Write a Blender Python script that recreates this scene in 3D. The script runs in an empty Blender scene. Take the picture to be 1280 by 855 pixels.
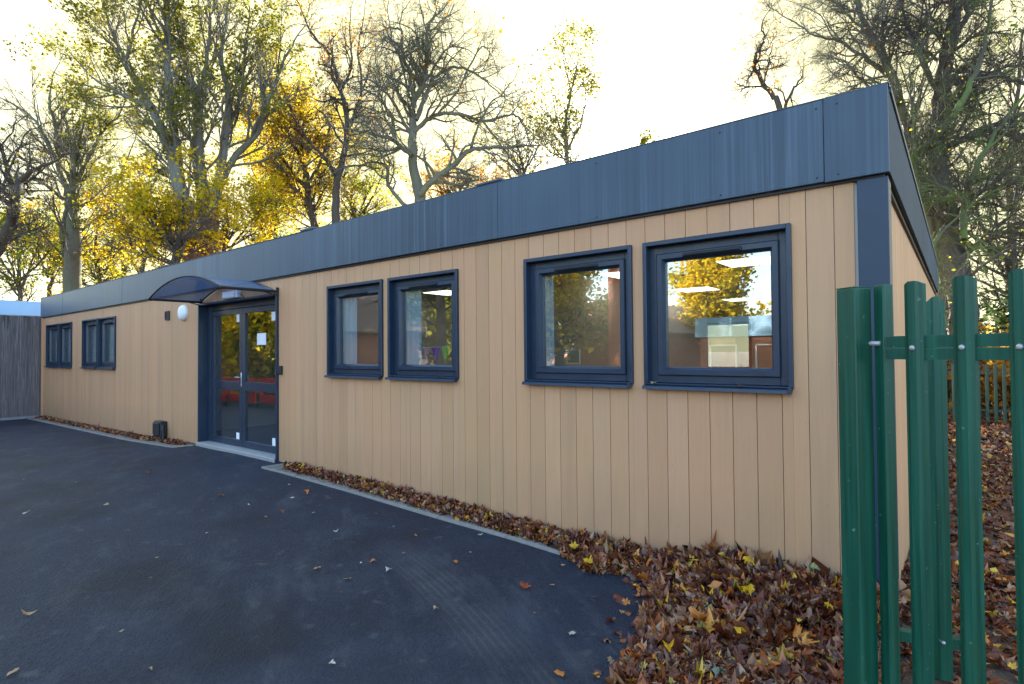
import bpy, math, random
import numpy as np
from mathutils import Vector, Matrix

# ------------------------------------------------------------------ camera, sky, sun, exposure
S = bpy.context.scene
COL = S.collection
CAM = np.array([0.3437, -4.4258, 1.47])
YAW, PITCH, ROLL, FPX = -0.6724, 0.0187, -0.0085, 704.1
Fw = np.array([math.sin(YAW)*math.cos(PITCH), math.cos(YAW)*math.cos(PITCH), math.sin(PITCH)])
_r = np.array([math.cos(YAW), -math.sin(YAW), 0.0]); _u = np.cross(_r, Fw)
Rt = _r*math.cos(ROLL) + _u*math.sin(ROLL)
Up = -_r*math.sin(ROLL) + _u*math.cos(ROLL)
cd = bpy.data.cameras.new('camera'); cam = bpy.data.objects.new('camera', cd); COL.objects.link(cam)
cd.sensor_width = 36; cd.lens = FPX/1280*36; cd.clip_start = .05; cd.clip_end = 3000
M4 = Matrix(((Rt[0], Up[0], -Fw[0], CAM[0]), (Rt[1], Up[1], -Fw[1], CAM[1]), (Rt[2], Up[2], -Fw[2], CAM[2]), (0, 0, 0, 1)))
cam.matrix_world = M4
S.camera = cam
S.render.resolution_x, S.render.resolution_y = 1024, 684

SUN_AZ, SUN_EL = math.radians(-27.7), math.radians(19.7)
SD = Vector((math.sin(SUN_AZ)*math.cos(SUN_EL), math.cos(SUN_AZ)*math.cos(SUN_EL), math.sin(SUN_EL)))
W = bpy.data.worlds.new('World'); S.world = W; W.use_nodes = True
nt = W.node_tree; nt.nodes.clear()
out = nt.nodes.new('ShaderNodeOutputWorld'); bg = nt.nodes.new('ShaderNodeBackground')
sky = nt.nodes.new('ShaderNodeTexSky'); sky.sky_type = 'NISHITA'; sky.sun_disc = False
sky.sun_elevation = SUN_EL; sky.sun_rotation = SUN_AZ
sky.air_density = 1.0; sky.dust_density = 2.5; sky.ozone_density = 1.2
# thin warm haze round the sun, part of the sky itself
tc = nt.nodes.new('ShaderNodeTexCoord')
nrm = nt.nodes.new('ShaderNodeVectorMath'); nrm.operation = 'NORMALIZE'
dot = nt.nodes.new('ShaderNodeVectorMath'); dot.operation = 'DOT_PRODUCT'; dot.inputs[1].default_value = SD
mr = nt.nodes.new('ShaderNodeMapRange'); mr.inputs[1].default_value = 0.25; mr.inputs[2].default_value = 0.68
pw = nt.nodes.new('ShaderNodeMath'); pw.operation = 'POWER'; pw.inputs[1].default_value = 1.0
mul = nt.nodes.new('ShaderNodeMixRGB'); mul.blend_type = 'MIX'; mul.inputs[2].default_value = (1.85, 1.75, 1.06, 1)
nt.links.new(tc.outputs['Generated'], nrm.inputs[0]); nt.links.new(nrm.outputs[0], dot.inputs[0])
nt.links.new(dot.outputs['Value'], mr.inputs[0]); nt.links.new(mr.outputs[0], pw.inputs[0])
nt.links.new(pw.outputs[0], mul.inputs[0]); nt.links.new(sky.outputs[0], mul.inputs[1])
pw2 = nt.nodes.new('ShaderNodeMath'); pw2.operation = 'POWER'; pw2.inputs[1].default_value = 110; pw2.use_clamp = True
add = nt.nodes.new('ShaderNodeMixRGB'); add.blend_type = 'ADD'; add.inputs[2].default_value = (6, 5.8, 5.0, 1)
nt.links.new(dot.outputs['Value'], pw2.inputs[0]); nt.links.new(pw2.outputs[0], add.inputs[0]); nt.links.new(mul.outputs[0], add.inputs[1])
nt.links.new(add.outputs[0], bg.inputs[0]); bg.inputs[1].default_value = 0.13
nt.links.new(bg.outputs[0], out.inputs[0])

sl = bpy.data.lights.new('sun', 'SUN'); sl.energy = 5.0; sl.angle = math.radians(0.55); sl.color = (1, .90, .74)
so = bpy.data.objects.new('sun', sl); COL.objects.link(so)
so.rotation_euler = (-SD).to_track_quat('-Z', 'Y').to_euler(); so.location = (0, 0, 30)
S.view_settings.view_transform = 'Standard'; S.view_settings.look = 'None'; S.view_settings.gamma = 1
S.view_settings.use_curve_mapping = False
S.view_settings.exposure = 2.9
S.render.engine = 'CYCLES'
S.cycles.max_bounces = 8; S.cycles.transparent_max_bounces = 12

rng = np.random.default_rng(7); random.seed(7)

def at(u, v, z):        # a point z metres ahead of the camera, along a sight line
    return CAM + (Fw + Rt*(u-640)/FPX + Up*(427.5-v)/FPX)*z

# ------------------------------------------------------------------ ground height
_gx = [-300, -30, -21, -17.6, -13, -10.6, -9, -7, -5.4, -4, -2.9, -2, -.5, 1, 3, 30, 300]
_gz = [-.4, -.40, -.35, -.31, -.25, -.17, -.145, -.155, -.19, -.235, -.26, -.30, -.36, -.37, -.34, -.3, -.3]
def g(x, y=0):
    return np.interp(x, _gx, _gz)
_bx = [-22, -21.4, -17.6, -14.6, -12.3, -10.6, -9, -6.5, -4.5, -2.5, 0]
_bz = [-.29, -.288, -.254, -.225, -.187, -.145, -.14, -.145, -.20, -.30, -.43]
def wall_foot(x): return float(np.interp(x, _bx, _bz))

# ------------------------------------------------------------------ tags
def tag(o, label=None, cat=None, group=None, kind=None):
    if label: o['label'] = label
    if cat: o['category'] = cat
    if group: o['group'] = group
    if kind: o['kind'] = kind
    return o
def empty(name, loc=(0, 0, 0)):
    o = bpy.data.objects.new(name, None); o.location = loc; o.empty_display_size = .2; COL.objects.link(o); return o

# ------------------------------------------------------------------ materials
def N(t, typ, **kw):
    n = t.nodes.new('ShaderNode'+typ)
    for k, v in kw.items(): setattr(n, k, v)
    return n
def newmat(name, rough=.6, metal=0, spec=.5, col=(.5, .5, .5)):
    m = bpy.data.materials.new(name); m.use_nodes = True; t = m.node_tree; b = t.nodes['Principled BSDF']
    b.inputs['Roughness'].default_value = rough; b.inputs['Metallic'].default_value = metal
    b.inputs['Specular IOR Level'].default_value = spec; b.inputs['Base Color'].default_value = (*col, 1)
    return m, t, b
def ramp(t, src, stops):
    r = N(t, 'ValToRGB'); e = r.color_ramp.elements
    while len(e) < len(stops): e.new(.5)
    for i, (p, c) in enumerate(stops): e[i].position = p; e[i].color = (*c, 1)
    t.links.new(src, r.inputs[0]); return r.outputs[0]
def noise(t, scale, detail=4, vec=None, sc=(1, 1, 1), rough=.55):
    n = N(t, 'TexNoise'); n.inputs['Scale'].default_value = scale; n.inputs['Detail'].default_value = detail
    n.inputs['Roughness'].default_value = rough
    if vec is None: vec = N(t, 'TexCoord').outputs['Object']
    mp = N(t, 'Mapping'); mp.inputs['Scale'].default_value = sc
    t.links.new(vec, mp.inputs[0]); t.links.new(mp.outputs[0], n.inputs['Vector']); return n.outputs['Fac']
def mixc(t, fac, a, b, mode='MIX'):
    m = N(t, 'MixRGB', blend_type=mode)
    for i, v in ((0, fac), (1, a), (2, b)):
        if hasattr(v, 'links'): t.links.new(v, m.inputs[i])
        elif i == 0: m.inputs[0].default_value = v
        else: m.inputs[i].default_value = (*v, 1)
    return m.outputs[0]
def math_(t, op, a, b=0.0):
    m = N(t, 'Math', operation=op)
    for i, v in ((0, a), (1, b)):
        if hasattr(v, 'links'): t.links.new(v, m.inputs[i])
        else: m.inputs[i].default_value = v
    return m.outputs[0]
def bump(t, b, h, strength=.3, dist=.01):
    n = N(t, 'Bump'); n.inputs['Strength'].default_value = strength; n.inputs['Distance'].default_value = dist
    t.links.new(h, n.inputs['Height']); t.links.new(n.outputs[0], b.inputs['Normal'])
def island(t): return N(t, 'NewGeometry').outputs['Random Per Island']

def m_cladding():
    m, t, b = newmat('cladding', .62, spec=.35)
    r = island(t)
    base = ramp(t, r, [(0, (.52, .272, .140)), (.3, (.60, .314, .160)), (.55, (.56, .298, .156)), (.8, (.585, .318, .176)), (1, (.64, .338, .170))])
    gr = noise(t, 6, 6, sc=(9, 9, .35))
    c = mixc(t, math_(t, 'MULTIPLY', gr, .45), base, (.36, .215, .12))
    blot = ramp(t, noise(t, .8, 4, sc=(1, 1, .6)), [(.45, (0, 0, 0)), (.68, (1, 1, 1))])
    c = mixc(t, math_(t, 'MULTIPLY', blot, .34), c, (.43, .29, .13))
    run = ramp(t, noise(t, 2.2, 4, sc=(3, 3, .12)), [(.56, (0, 0, 0)), (.74, (1, 1, 1))])
    c = mixc(t, math_(t, 'MULTIPLY', run, .42), c, (.30, .20, .12))
    spots = ramp(t, noise(t, 26, 2), [(.72, (0, 0, 0)), (.78, (1, 1, 1))])
    c = mixc(t, math_(t, 'MULTIPLY', spots, .35), c, (.26, .18, .11))
    # splash dirt near the foot
    sep = N(t, 'SeparateXYZ'); t.links.new(N(t, 'TexCoord').outputs['Object'], sep.inputs[0])
    f = N(t, 'MapRange'); f.inputs[1].default_value = .75; f.inputs[2].default_value = -.25
    t.links.new(sep.outputs[2], f.inputs[0])
    dirt = math_(t, 'MULTIPLY', f.outputs[0], math_(t, 'MULTIPLY', noise(t, 5, 5, sc=(1, 1, .5)), 1.15))
    c = mixc(t, dirt, c, (.25, .17, .10))
    t.links.new(c, b.inputs['Base Color'])
    bump(t, b, noise(t, 10, 6, sc=(14, 14, .3)), .25, .004)
    return m
def m_fascia(nm='fascia_sheet', spec=.45, rg=(.36, .6)):
    m, t, b = newmat(nm, .42, spec=spec)
    st = noise(t, 3.2, 7, sc=(5, 5, .06), rough=.72)
    st2 = noise(t, 14, 4, sc=(4, 4, .05))
    big = noise(t, .5, 3, sc=(1, 1, .7))
    msk = ramp(t, noise(t, .9, 3, sc=(1, 1, .25)), [(.38, (.12, .12, .12)), (.62, (1, 1, 1))])
    st = math_(t, 'ADD', math_(t, 'MULTIPLY', math_(t, 'SUBTRACT', st, .5), msk), .5); st2 = math_(t, 'ADD', math_(t, 'MULTIPLY', math_(t, 'SUBTRACT', st2, .5), msk), .5)
    f = math_(t, 'ADD', math_(t, 'MULTIPLY', st, .6), math_(t, 'ADD', math_(t, 'MULTIPLY', st2, .2), math_(t, 'MULTIPLY', big, .22)))
    c = ramp(t, f, [(.43, (.019, .036, .056)), (.50, (.034, .060, .090)), (.56, (.058, .092, .130)), (.65, (.14, .18, .22))])
    c = mixc(t, math_(t, 'MULTIPLY', island(t), .25), c, (.018, .036, .060))
    t.links.new(c, b.inputs['Base Color'])
    t.links.new(ramp(t, f, [(.3, (rg[0],)*3), (.8, (rg[1],)*3)]), b.inputs['Roughness'])
    bump(t, b, noise(t, 1.3, 2), .25, .02)
    return m
def m_frame(name='frame_coating', col=(.009, .023, .048)):
    m, t, b = newmat(name, .38, spec=.5)
    n = noise(t, 7, 5)
    t.links.new(mixc(t, n, [c*.75 for c in col], [c*1.4 for c in col]), b.inputs['Base Color'])
    t.links.new(ramp(t, n, [(.3, (.3, .3, .3)), (.8, (.5, .5, .5))]), b.inputs['Roughness'])
    return m
def m_glass():
    m = bpy.data.materials.new('window_glass'); m.use_nodes = True; t = m.node_tree; t.nodes.clear()
    o = N(t, 'OutputMaterial'); mx = N(t, 'MixShader'); tr = N(t, 'BsdfTransparent'); gl = N(t, 'BsdfGlossy')
    tr.inputs[0].default_value = (.84, .88, .88, 1); gl.inputs['Roughness'].default_value = .002; gl.inputs[0].default_value = (.95, .97, 1, 1)
    lw = N(t, 'LayerWeight'); lw.inputs['Blend'].default_value = .5; fz = math_(t, 'ADD', math_(t, 'MULTIPLY', math_(t, 'POWER', lw.outputs['Facing'], 4.0), .74), .24)
    bp = N(t, 'Bump'); bp.inputs['Strength'].default_value = .04; bp.inputs['Distance'].default_value = .006
    t.links.new(noise(t, 1.6, 1), bp.inputs['Height']); t.links.new(bp.outputs[0], gl.inputs['Normal'])
    t.links.new(fz, mx.inputs[0]); t.links.new(tr.outputs[0], mx.inputs[1]); t.links.new(gl.outputs[0], mx.inputs[2])
    t.links.new(mx.outputs[0], o.inputs[0]); return m
def m_asphalt():
    m, t, b = newmat('asphalt', .72, spec=.28)
    big = noise(t, .35, 5); mid = noise(t, 2.2, 6); fine = noise(t, 160, 3); vo = N(t, 'TexVoronoi'); vo.inputs['Scale'].default_value = 110
    t.links.new(N(t, 'TexCoord').outputs['Object'], vo.inputs['Vector'])
    c = ramp(t, big, [(.3, (.0070, .0130, .0280)), (.5, (.011, .019, .039)), (.7, (.019, .030, .056))])
    c = mixc(t, math_(t, 'MULTIPLY', ramp(t, mid, [(.45, (0, 0, 0)), (.8, (1, 1, 1))]), .75), c, (.036, .050, .078))
    c = mixc(t, math_(t, 'MULTIPLY', ramp(t, fine, [(.5, (0, 0, 0)), (.75, (1, 1, 1))]), .7), c, (.05, .06, .078))
    c = mixc(t, ramp(t, vo.outputs['Distance'], [(.0, (.25, .25, .25)), (.25, (0, 0, 0))]), c, (.045, .054, .07))
    v2 = N(t, 'TexVoronoi'); v2.inputs['Scale'].default_value = 42; t.links.new(N(t, 'TexCoord').outputs['Object'], v2.inputs['Vector'])
    c = mixc(t, ramp(t, v2.outputs['Color'], [(.62, (0, 0, 0)), (.95, (.55, .55, .55))]), c, (.042, .052, .068))
    c = mixc(t, ramp(t, noise(t, 60, 3, rough=.7), [(.30, (.7, .7, .7)), (.48, (0, 0, 0))]), c, (.003, .005, .010))
    # dusty scuffs: pale smears dragged across the surface
    tcx = N(t, 'TexCoord'); mp = N(t, 'Mapping'); mp.inputs['Rotation'].default_value = (0, 0, math.radians(32))
    t.links.new(tcx.outputs['Object'], mp.inputs[0])
    sc = noise(t, 1.2, 6, vec=mp.outputs[0], sc=(1.1, 3.2, 1), rough=.75)
    c = mixc(t, math_(t, 'MULTIPLY', ramp(t, sc, [(.52, (0, 0, 0)), (.70, (1, 1, 1))]), .6), c, (.066, .076, .094))
    sp = noise(t, 7, 3, rough=.4)
    c = mixc(t, math_(t, 'MULTIPLY', ramp(t, sp, [(.66, (0, 0, 0)), (.74, (1, 1, 1))]), .5), c, (.085, .095, .11))
    dk = noise(t, .9, 4)
    c = mixc(t, math_(t, 'MULTIPLY', ramp(t, dk, [(.5, (0, 0, 0)), (.7, (1, 1, 1))]), .6), c, (.005, .008, .015))
    # sweeping tyre marks: arcs round a turning centre
    ts = N(t, 'VectorMath', operation='DISTANCE'); t.links.new(tcx.outputs['Object'], ts.inputs[0]); ts.inputs[1].default_value = (-5.4, -9.0, -.28)
    rr = ts.outputs['Value']
    band = math_(t, 'MULTIPLY', ramp(t, math_(t, 'MULTIPLY', rr, .1), [(.775, (0, 0, 0)), (.79, (1, 1, 1)), (.81, (1, 1, 1)), (.83, (0, 0, 0))]), 1)
    wv = math_(t, 'SINE', math_(t, 'MULTIPLY', rr, 118)); wv = math_(t, 'MAXIMUM', wv, 0)
    band = math_(t, 'MULTIPLY', math_(t, 'MULTIPLY', band, math_(t, 'ADD', math_(t, 'MULTIPLY', wv, .55), .4)), ramp(t, noise(t, 2.6, 5, rough=.7), [(.36, (.1, .1, .1)), (.60, (1, 1, 1))]))
    sx = N(t, 'SeparateXYZ'); t.links.new(tcx.outputs['Object'], sx.inputs[0])
    mk = N(t, 'MapRange'); mk.inputs[1].default_value = -3.9; mk.inputs[2].default_value = -3.0; t.links.new(sx.outputs[0], mk.inputs[0]); my = N(t, 'MapRange'); my.inputs[1].default_value = -6; my.inputs[2].default_value = -4; t.links.new(sx.outputs[1], my.inputs[0])
    c = mixc(t, math_(t, 'MULTIPLY', math_(t, 'MULTIPLY', band, math_(t, 'MULTIPLY', mk.outputs[0], my.outputs[0])), 1.15), c, (.060, .068, .080))
    t.links.new(c, b.inputs['Base Color'])
    t.links.new(ramp(t, mid, [(.3, (.62, .62, .62)), (.8, (.82, .82, .82))]), b.inputs['Roughness'])
    h = math_(t, 'ADD', math_(t, 'MULTIPLY', vo.outputs['Distance'], .8), math_(t, 'ADD', fine, v2.outputs['Distance'])); bump(t, b, h, .9, .008)
    return m
def m_soil():
    m, t, b = newmat('soil', .95, spec=.2)
    c = ramp(t, noise(t, 3, 8, rough=.7), [(.3, (.035, .026, .020)), (.5, (.075, .055, .042)), (.7, (.14, .11, .085))])
    c = mixc(t, ramp(t, noise(t, 14, 3), [(.5, (0, 0, 0)), (.65, (.6, .6, .6))]), c, (.19, .09, .035))
    t.links.new(c, b.inputs['Base Color']); bump(t, b, noise(t, 20, 6), .7, .04); return m
def m_gravel():
    m, t, b = newmat('gravel', .9); v = N(t, 'TexVoronoi'); v.inputs['Scale'].default_value = 45
    t.links.new(N(t, 'TexCoord').outputs['Object'], v.inputs['Vector'])
    c = ramp(t, v.outputs['Color'], [(.2, (.10, .085, .07)), (.5, (.19, .165, .135)), (.8, (.30, .27, .23))])
    t.links.new(c, b.inputs['Base Color']); bump(t, b, v.outputs['Distance'], -.8, .02); return m
def m_plain(name, col, rough=.6, metal=0, var=.25, sc=6, spec=.5, bmp=0):
    m, t, b = newmat(name, rough, metal, spec)
    c = mixc(t, noise(t, sc, 5), [x*(1-var) for x in col], [min(1, x*(1+var)) for x in col])
    t.links.new(c, b.inputs['Base Color'])
    if bmp: bump(t, b, noise(t, sc*3, 4), bmp, .01)
    return m
def m_green():
    m, t, b = newmat('green_paint', .4, spec=.4)
    st = noise(t, 4, 5, sc=(12, 12, .35))
    c = ramp(t, st, [(.3, (.002, .044, .025)), (.52, (.003, .068, .040)), (.72, (.010, .098, .058))])
    algae = ramp(t, noise(t, 9, 6, sc=(5, 5, .5), rough=.7), [(.55, (0, 0, 0)), (.72, (1, 1, 1))])
    c = mixc(t, math_(t, 'MULTIPLY', algae, .42), c, (.035, .075, .025))
    chip = ramp(t, noise(t, 38, 4, rough=.65), [(.68, (0, 0, 0)), (.70, (1, 1, 1))])
    c = mixc(t, math_(t, 'MULTIPLY', chip, .55), c, (.16, .30, .23))
    t.links.new(c, b.inputs['Base Color'])
    t.links.new(ramp(t, st, [(.3, (.36, .36, .36)), (.8, (.62, .62, .62))]), b.inputs['Roughness'])
    bump(t, b, noise(t, 30, 4), .08, .004); return m
def m_bark(name, c0, c1, moss=0.0, mosscol=(.10, .15, .03)):
    m, t, b = newmat(name, .9, spec=.2)
    n = noise(t, 4, 7, sc=(2, 2, .5), rough=.7)
    c = mixc(t, n, c0, c1)
    if moss: c = mixc(t, math_(t, 'MULTIPLY', ramp(t, noise(t, 1.1, 4), [(.40, (0, 0, 0)), (.62, (1, 1, 1))]), moss), c, mosscol)
    t.links.new(c, b.inputs['Base Color']); bump(t, b, n, .6, .03); return m
def m_leaf(name, stops, trans=.5, patch=None, gloss=.0):
    m = bpy.data.materials.new(name); m.use_nodes = True; t = m.node_tree; t.nodes.clear()
    o = N(t, 'OutputMaterial'); r = island(t)
    if patch is None: f = r
    else: f = math_(t, 'ADD', math_(t, 'MULTIPLY', r, 1-patch), math_(t, 'MULTIPLY', ramp(t, noise(t, .55, 3), [(.35, (0, 0, 0)), (.65, (1, 1, 1))]), patch))
    c = ramp(t, f, stops)
    d = N(t, 'BsdfDiffuse'); tl = N(t, 'BsdfTranslucent'); mx = N(t, 'MixShader'); mx.inputs[0].default_value = trans
    t.links.new(c, d.inputs[0]); t.links.new(c, tl.inputs[0]); t.links.new(d.outputs[0], mx.inputs[1]); t.links.new(tl.outputs[0], mx.inputs[2])
    last = mx.outputs[0]
    if gloss:
        gl = N(t, 'BsdfGlossy'); gl.inputs['Roughness'].default_value = .42; m2 = N(t, 'MixShader'); m2.inputs[0].default_value = gloss
        t.links.new(last, m2.inputs[1]); t.links.new(gl.outputs[0], m2.inputs[2]); last = m2.outputs[0]
    t.links.new(last, o.inputs[0]); return m
def m_brick():
    m, t, b = newmat('brickwork', .9, spec=.2)
    tcx = N(t, 'TexCoord'); sp = N(t, 'SeparateXYZ'); cb = N(t, 'CombineXYZ')
    t.links.new(tcx.outputs['Object'], sp.inputs[0]); t.links.new(math_(t, 'ADD', sp.outputs[0], sp.outputs[1]), cb.inputs[0]); t.links.new(sp.outputs[2], cb.inputs[1])
    br = N(t, 'TexBrick'); br.inputs['Scale'].default_value = 1; br.inputs['Brick Width'].default_value = .225; br.inputs['Row Height'].default_value = .075
    br.inputs['Mortar Size'].default_value = .006; br.inputs['Color1'].default_value = (.50, .17, .09, 1); br.inputs['Color2'].default_value = (.38, .12, .065, 1); br.inputs['Mortar'].default_value = (.35, .3, .25, 1)
    t.links.new(cb.outputs[0], br.inputs['Vector'])
    t.links.new(mixc(t, math_(t, 'MULTIPLY', noise(t, 1.3, 4), .4), br.outputs[0], (.16, .05, .03)), b.inputs['Base Color']); return m
def m_emit(name, col, s):
    m = bpy.data.materials.new(name); m.use_nodes = True; b = m.node_tree.nodes['Principled BSDF']
    b.inputs['Base Color'].default_value = (.8, .8, .8, 1); b.inputs['Emission Color'].default_value = (*col, 1); b.inputs['Emission Strength'].default_value = s
    t = m.node_tree; t.links.new(mixc(t, noise(t, 3, 2), (.75, .75, .75), (.85, .85, .85)), b.inputs['Base Color']); return m
def m_timber():
    m, t, b = newmat('weathered_timber', .85, spec=.25)
    gr = noise(t, 5, 7, sc=(7, 7, .3), rough=.68)
    c = ramp(t, gr, [(.3, (.070, .060, .060)), (.5, (.13, .115, .118)), (.7, (.22, .20, .205))])
    c = mixc(t, math_(t, 'MULTIPLY', island(t), .35), c, (.10, .085, .085))
    sep = N(t, 'SeparateXYZ'); t.links.new(N(t, 'TexCoord').outputs['Object'], sep.inputs[0])
    f = N(t, 'MapRange'); f.inputs[1].default_value = 2.2; f.inputs[2].default_value = 2.75; t.links.new(sep.outputs[2], f.inputs[0])
    st = ramp(t, noise(t, 3, 3, sc=(4, 4, .3)), [(.55, (0, 0, 0)), (.62, (1, 1, 1))])
    c = mixc(t, math_(t, 'MULTIPLY', math_(t, 'MULTIPLY', f.outputs[0], st), .8), c, (.03, .035, .02))
    t.links.new(c, b.inputs['Base Color']); bump(t, b, gr, .5, .01); return m

MT = dict(clad=m_cladding(), fascia=m_fascia(), frame=m_frame(), frame2=m_frame('door_coating', (.014, .026, .048)), glass=m_glass(), asphalt=m_asphalt(), soil=m_soil(),
          gravel=m_gravel(), green=m_green(), green_far=m_frame('dark_green_paint', (.003, .028, .020)), kerb=m_plain('concrete', (.24, .23, .21), .85, sc=14, bmp=.3),
          dark=m_plain('black_trim', (.012, .013, .016), .55), white=m_plain('white_plastic', (.75, .77, .78), .35, var=.05), paper=m_plain('paper', (.78, .80, .82), .7, var=.04),
          steel=m_plain('brushed_steel', (.55, .56, .58), .3, .9, .1), zinc=m_plain('zinc', (.42, .42, .42), .5, .5, .3, 30), roof=m_plain('roof_membrane', (.12, .12, .125), .8),
          timber=m_timber(), brick=m_brick(), room=m_plain('painted_plaster', (.55, .54, .50), .8, var=.06), carpet=m_plain('carpet', (.08, .10, .16), .95),
          lamp=m_emit('lamp_panel', (1, .93, .80), .6), curtain=m_plain('curtain_cloth', (.62, .70, .74), .85, var=.08), wood=m_plain('pine_furniture', (.40, .26, .13), .6),
          skyblue=m_plain('pale_blue_cladding', (.26, .47, .72), .4, var=.08, sc=2), plinth=m_plain('plinth_sheet', (.075, .10, .145), .6), red=m_plain('red_plastic', (.55, .012, .012), .4),
          tile=m_plain('roof_tiles', (.17, .12, .10), .8), concrete=m_plain('grey_render', (.55, .54, .50), .85), canopy=None)
MT['fascia_side'] = m_fascia('weathered_side_sheet', .15, (.62, .8))
def m_poly():
    m = bpy.data.materials.new('smoked_polycarbonate'); m.use_nodes = True; t = m.node_tree; t.nodes.clear()
    o = N(t, 'OutputMaterial'); mx = N(t, 'MixShader'); tr = N(t, 'BsdfTransparent'); p = N(t, 'BsdfPrincipled')
    tr.inputs[0].default_value = (.62, .76, .98, 1); p.inputs['Roughness'].default_value = .18
    c = mixc(t, noise(t, 5, 5), (.20, .26, .36), (.36, .43, .52)); t.links.new(c, p.inputs['Base Color'])
    t.links.new(math_(t, 'ADD', math_(t, 'MULTIPLY', noise(t, 3, 5), .25), .28), mx.inputs[0])
    t.links.new(tr.outputs[0], mx.inputs[1]); t.links.new(p.outputs[0], mx.inputs[2]); t.links.new(mx.outputs[0], o.inputs[0]); return m
MT['canopy'] = m_poly()

# ------------------------------------------------------------------ mesh builder
class MB:
    def __init__(s): s.v = []; s.f = []
    def add(s, vs, fs):
        n = len(s.v); s.v += [tuple(map(float, p)) for p in vs]; s.f += [tuple(i+n for i in f) for f in fs]; return s
    def box(s, x0, x1, y0, y1, z0, z1, c=0.0):
        """box, c > 0 bevels its four upright edges and its rims a little"""
        if x0 > x1: x0, x1 = x1, x0
        if y0 > y1: y0, y1 = y1, y0
        if c <= 0:
            return s.add([(x0, y0, z0), (x1, y0, z0), (x1, y1, z0), (x0, y1, z0), (x0, y0, z1), (x1, y0, z1), (x1, y1, z1), (x0, y1, z1)],
                         [(0, 3, 2, 1), (4, 5, 6, 7), (0, 1, 5, 4), (1, 2, 6, 5), (2, 3, 7, 6), (3, 0, 4, 7)])
        def ring(i, z):
            return [(x0+c, y0+i, z), (x1-c, y0+i, z), (x1-i, y0+c, z), (x1-i, y1-c, z), (x1-c, y1-i, z), (x0+c, y1-i, z), (x0+i, y1-c, z), (x0+i, y0+c, z)]
        vs = ring(c, z0)+ring(0, z0+c)+ring(0, z1-c)+ring(c, z1)
        fs = [tuple(range(7, -1, -1)), tuple(range(24, 32))]
        for k in range(3):
            for i in range(8): fs.append((k*8+i, k*8+(i+1) % 8, k*8+8+(i+1) % 8, k*8+8+i))
        return s.add(vs, fs)
    def prism(s, poly, z0, z1, zt=None):
        n = len(poly); zt = zt or [0]*n
        vs = [(x, y, z0) for x, y in poly]+[(x, y, z1+t) for (x, y), t in zip(poly, zt)]
        return s.add(vs, [tuple(range(n-1, -1, -1)), tuple(range(n, 2*n))]+[(i, (i+1) % n, n+(i+1) % n, n+i) for i in range(n)])
    def tube(s, pts, r, k=10):
        pts = [np.array(p, float) for p in pts]; vs = []; fs = []
        for i, p in enumerate(pts):
            d = pts[min(i+1, len(pts)-1)]-pts[max(i-1, 0)]; d /= np.linalg.norm(d)
            a = np.cross(d, (0, 0, 1)) if abs(d[2]) < .9 else np.cross(d, (1, 0, 0)); a /= np.linalg.norm(a); b = np.cross(d, a)
            rr = r[i] if hasattr(r, '__len__') else r
            vs += [p+rr*(a*math.cos(q)+b*math.sin(q)) for q in [2*math.pi*j/k for j in range(k)]]
        for i in range(len(pts)-1):
            for j in range(k): fs.append((i*k+j, i*k+(j+1) % k, i*k+k+(j+1) % k, i*k+k+j))
        fs += [tuple(range(k-1, -1, -1)), tuple(range((len(pts)-1)*k, len(pts)*k))]
        return s.add(vs, fs)
    def rim(s, x0, x1, z0, z1, w, y0, y1, ws=None):
        """rectangular frame in the XZ plane, w wide, mitre-free butt joints"""
        ws = ws or (w, w, w, w)  # left right bottom top
        s.box(x0, x0+ws[0], y0, y1, z0, z1, .003); s.box(x1-ws[1], x1, y0, y1, z0, z1, .003)
        s.box(x0+ws[0], x1-ws[1], y0, y1, z0, z0+ws[2], .003); s.box(x0+ws[0], x1-ws[1], y0, y1, z1-ws[3], z1, .003); return s
    def build(s, name, mat, parent=None, smooth=False):
        me = bpy.data.meshes.new(name); me.from_pydata(s.v, [], s.f); me.materials.append(mat); me.update()
        if smooth: me.shade_smooth()
        o = bpy.data.objects.new(name, me); COL.objects.link(o)
        if parent is not None:
            o.parent = parent; p = parent.matrix_world if False else None
            w = Vector((0, 0, 0)); q = parent
            while q: w += q.location; q = q.parent
            me.transform(Matrix.Translation(-w))
        return o
def npmesh(name, V, Fq, mat, parent=None, origin=None, tri=False):
    V = np.asarray(V, dtype=np.float32).reshape(-1, 3)
    if origin is not None: V = V-np.asarray(origin, dtype=np.float32)
    Fq = np.asarray(Fq, dtype=np.int32); k = Fq.shape[1]
    me = bpy.data.meshes.new(name); me.vertices.add(len(V)); me.vertices.foreach_set('co', V.ravel())
    me.loops.add(Fq.size); me.loops.foreach_set('vertex_index', Fq.ravel()); me.polygons.add(len(Fq))
    me.polygons.foreach_set('loop_start', np.arange(0, Fq.size, k, dtype=np.int32))
    me.update(calc_edges=True); me.materials.append(mat)
    o = bpy.data.objects.new(name, me); COL.objects.link(o)
    if parent is not None: o.parent = parent
    return o

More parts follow.
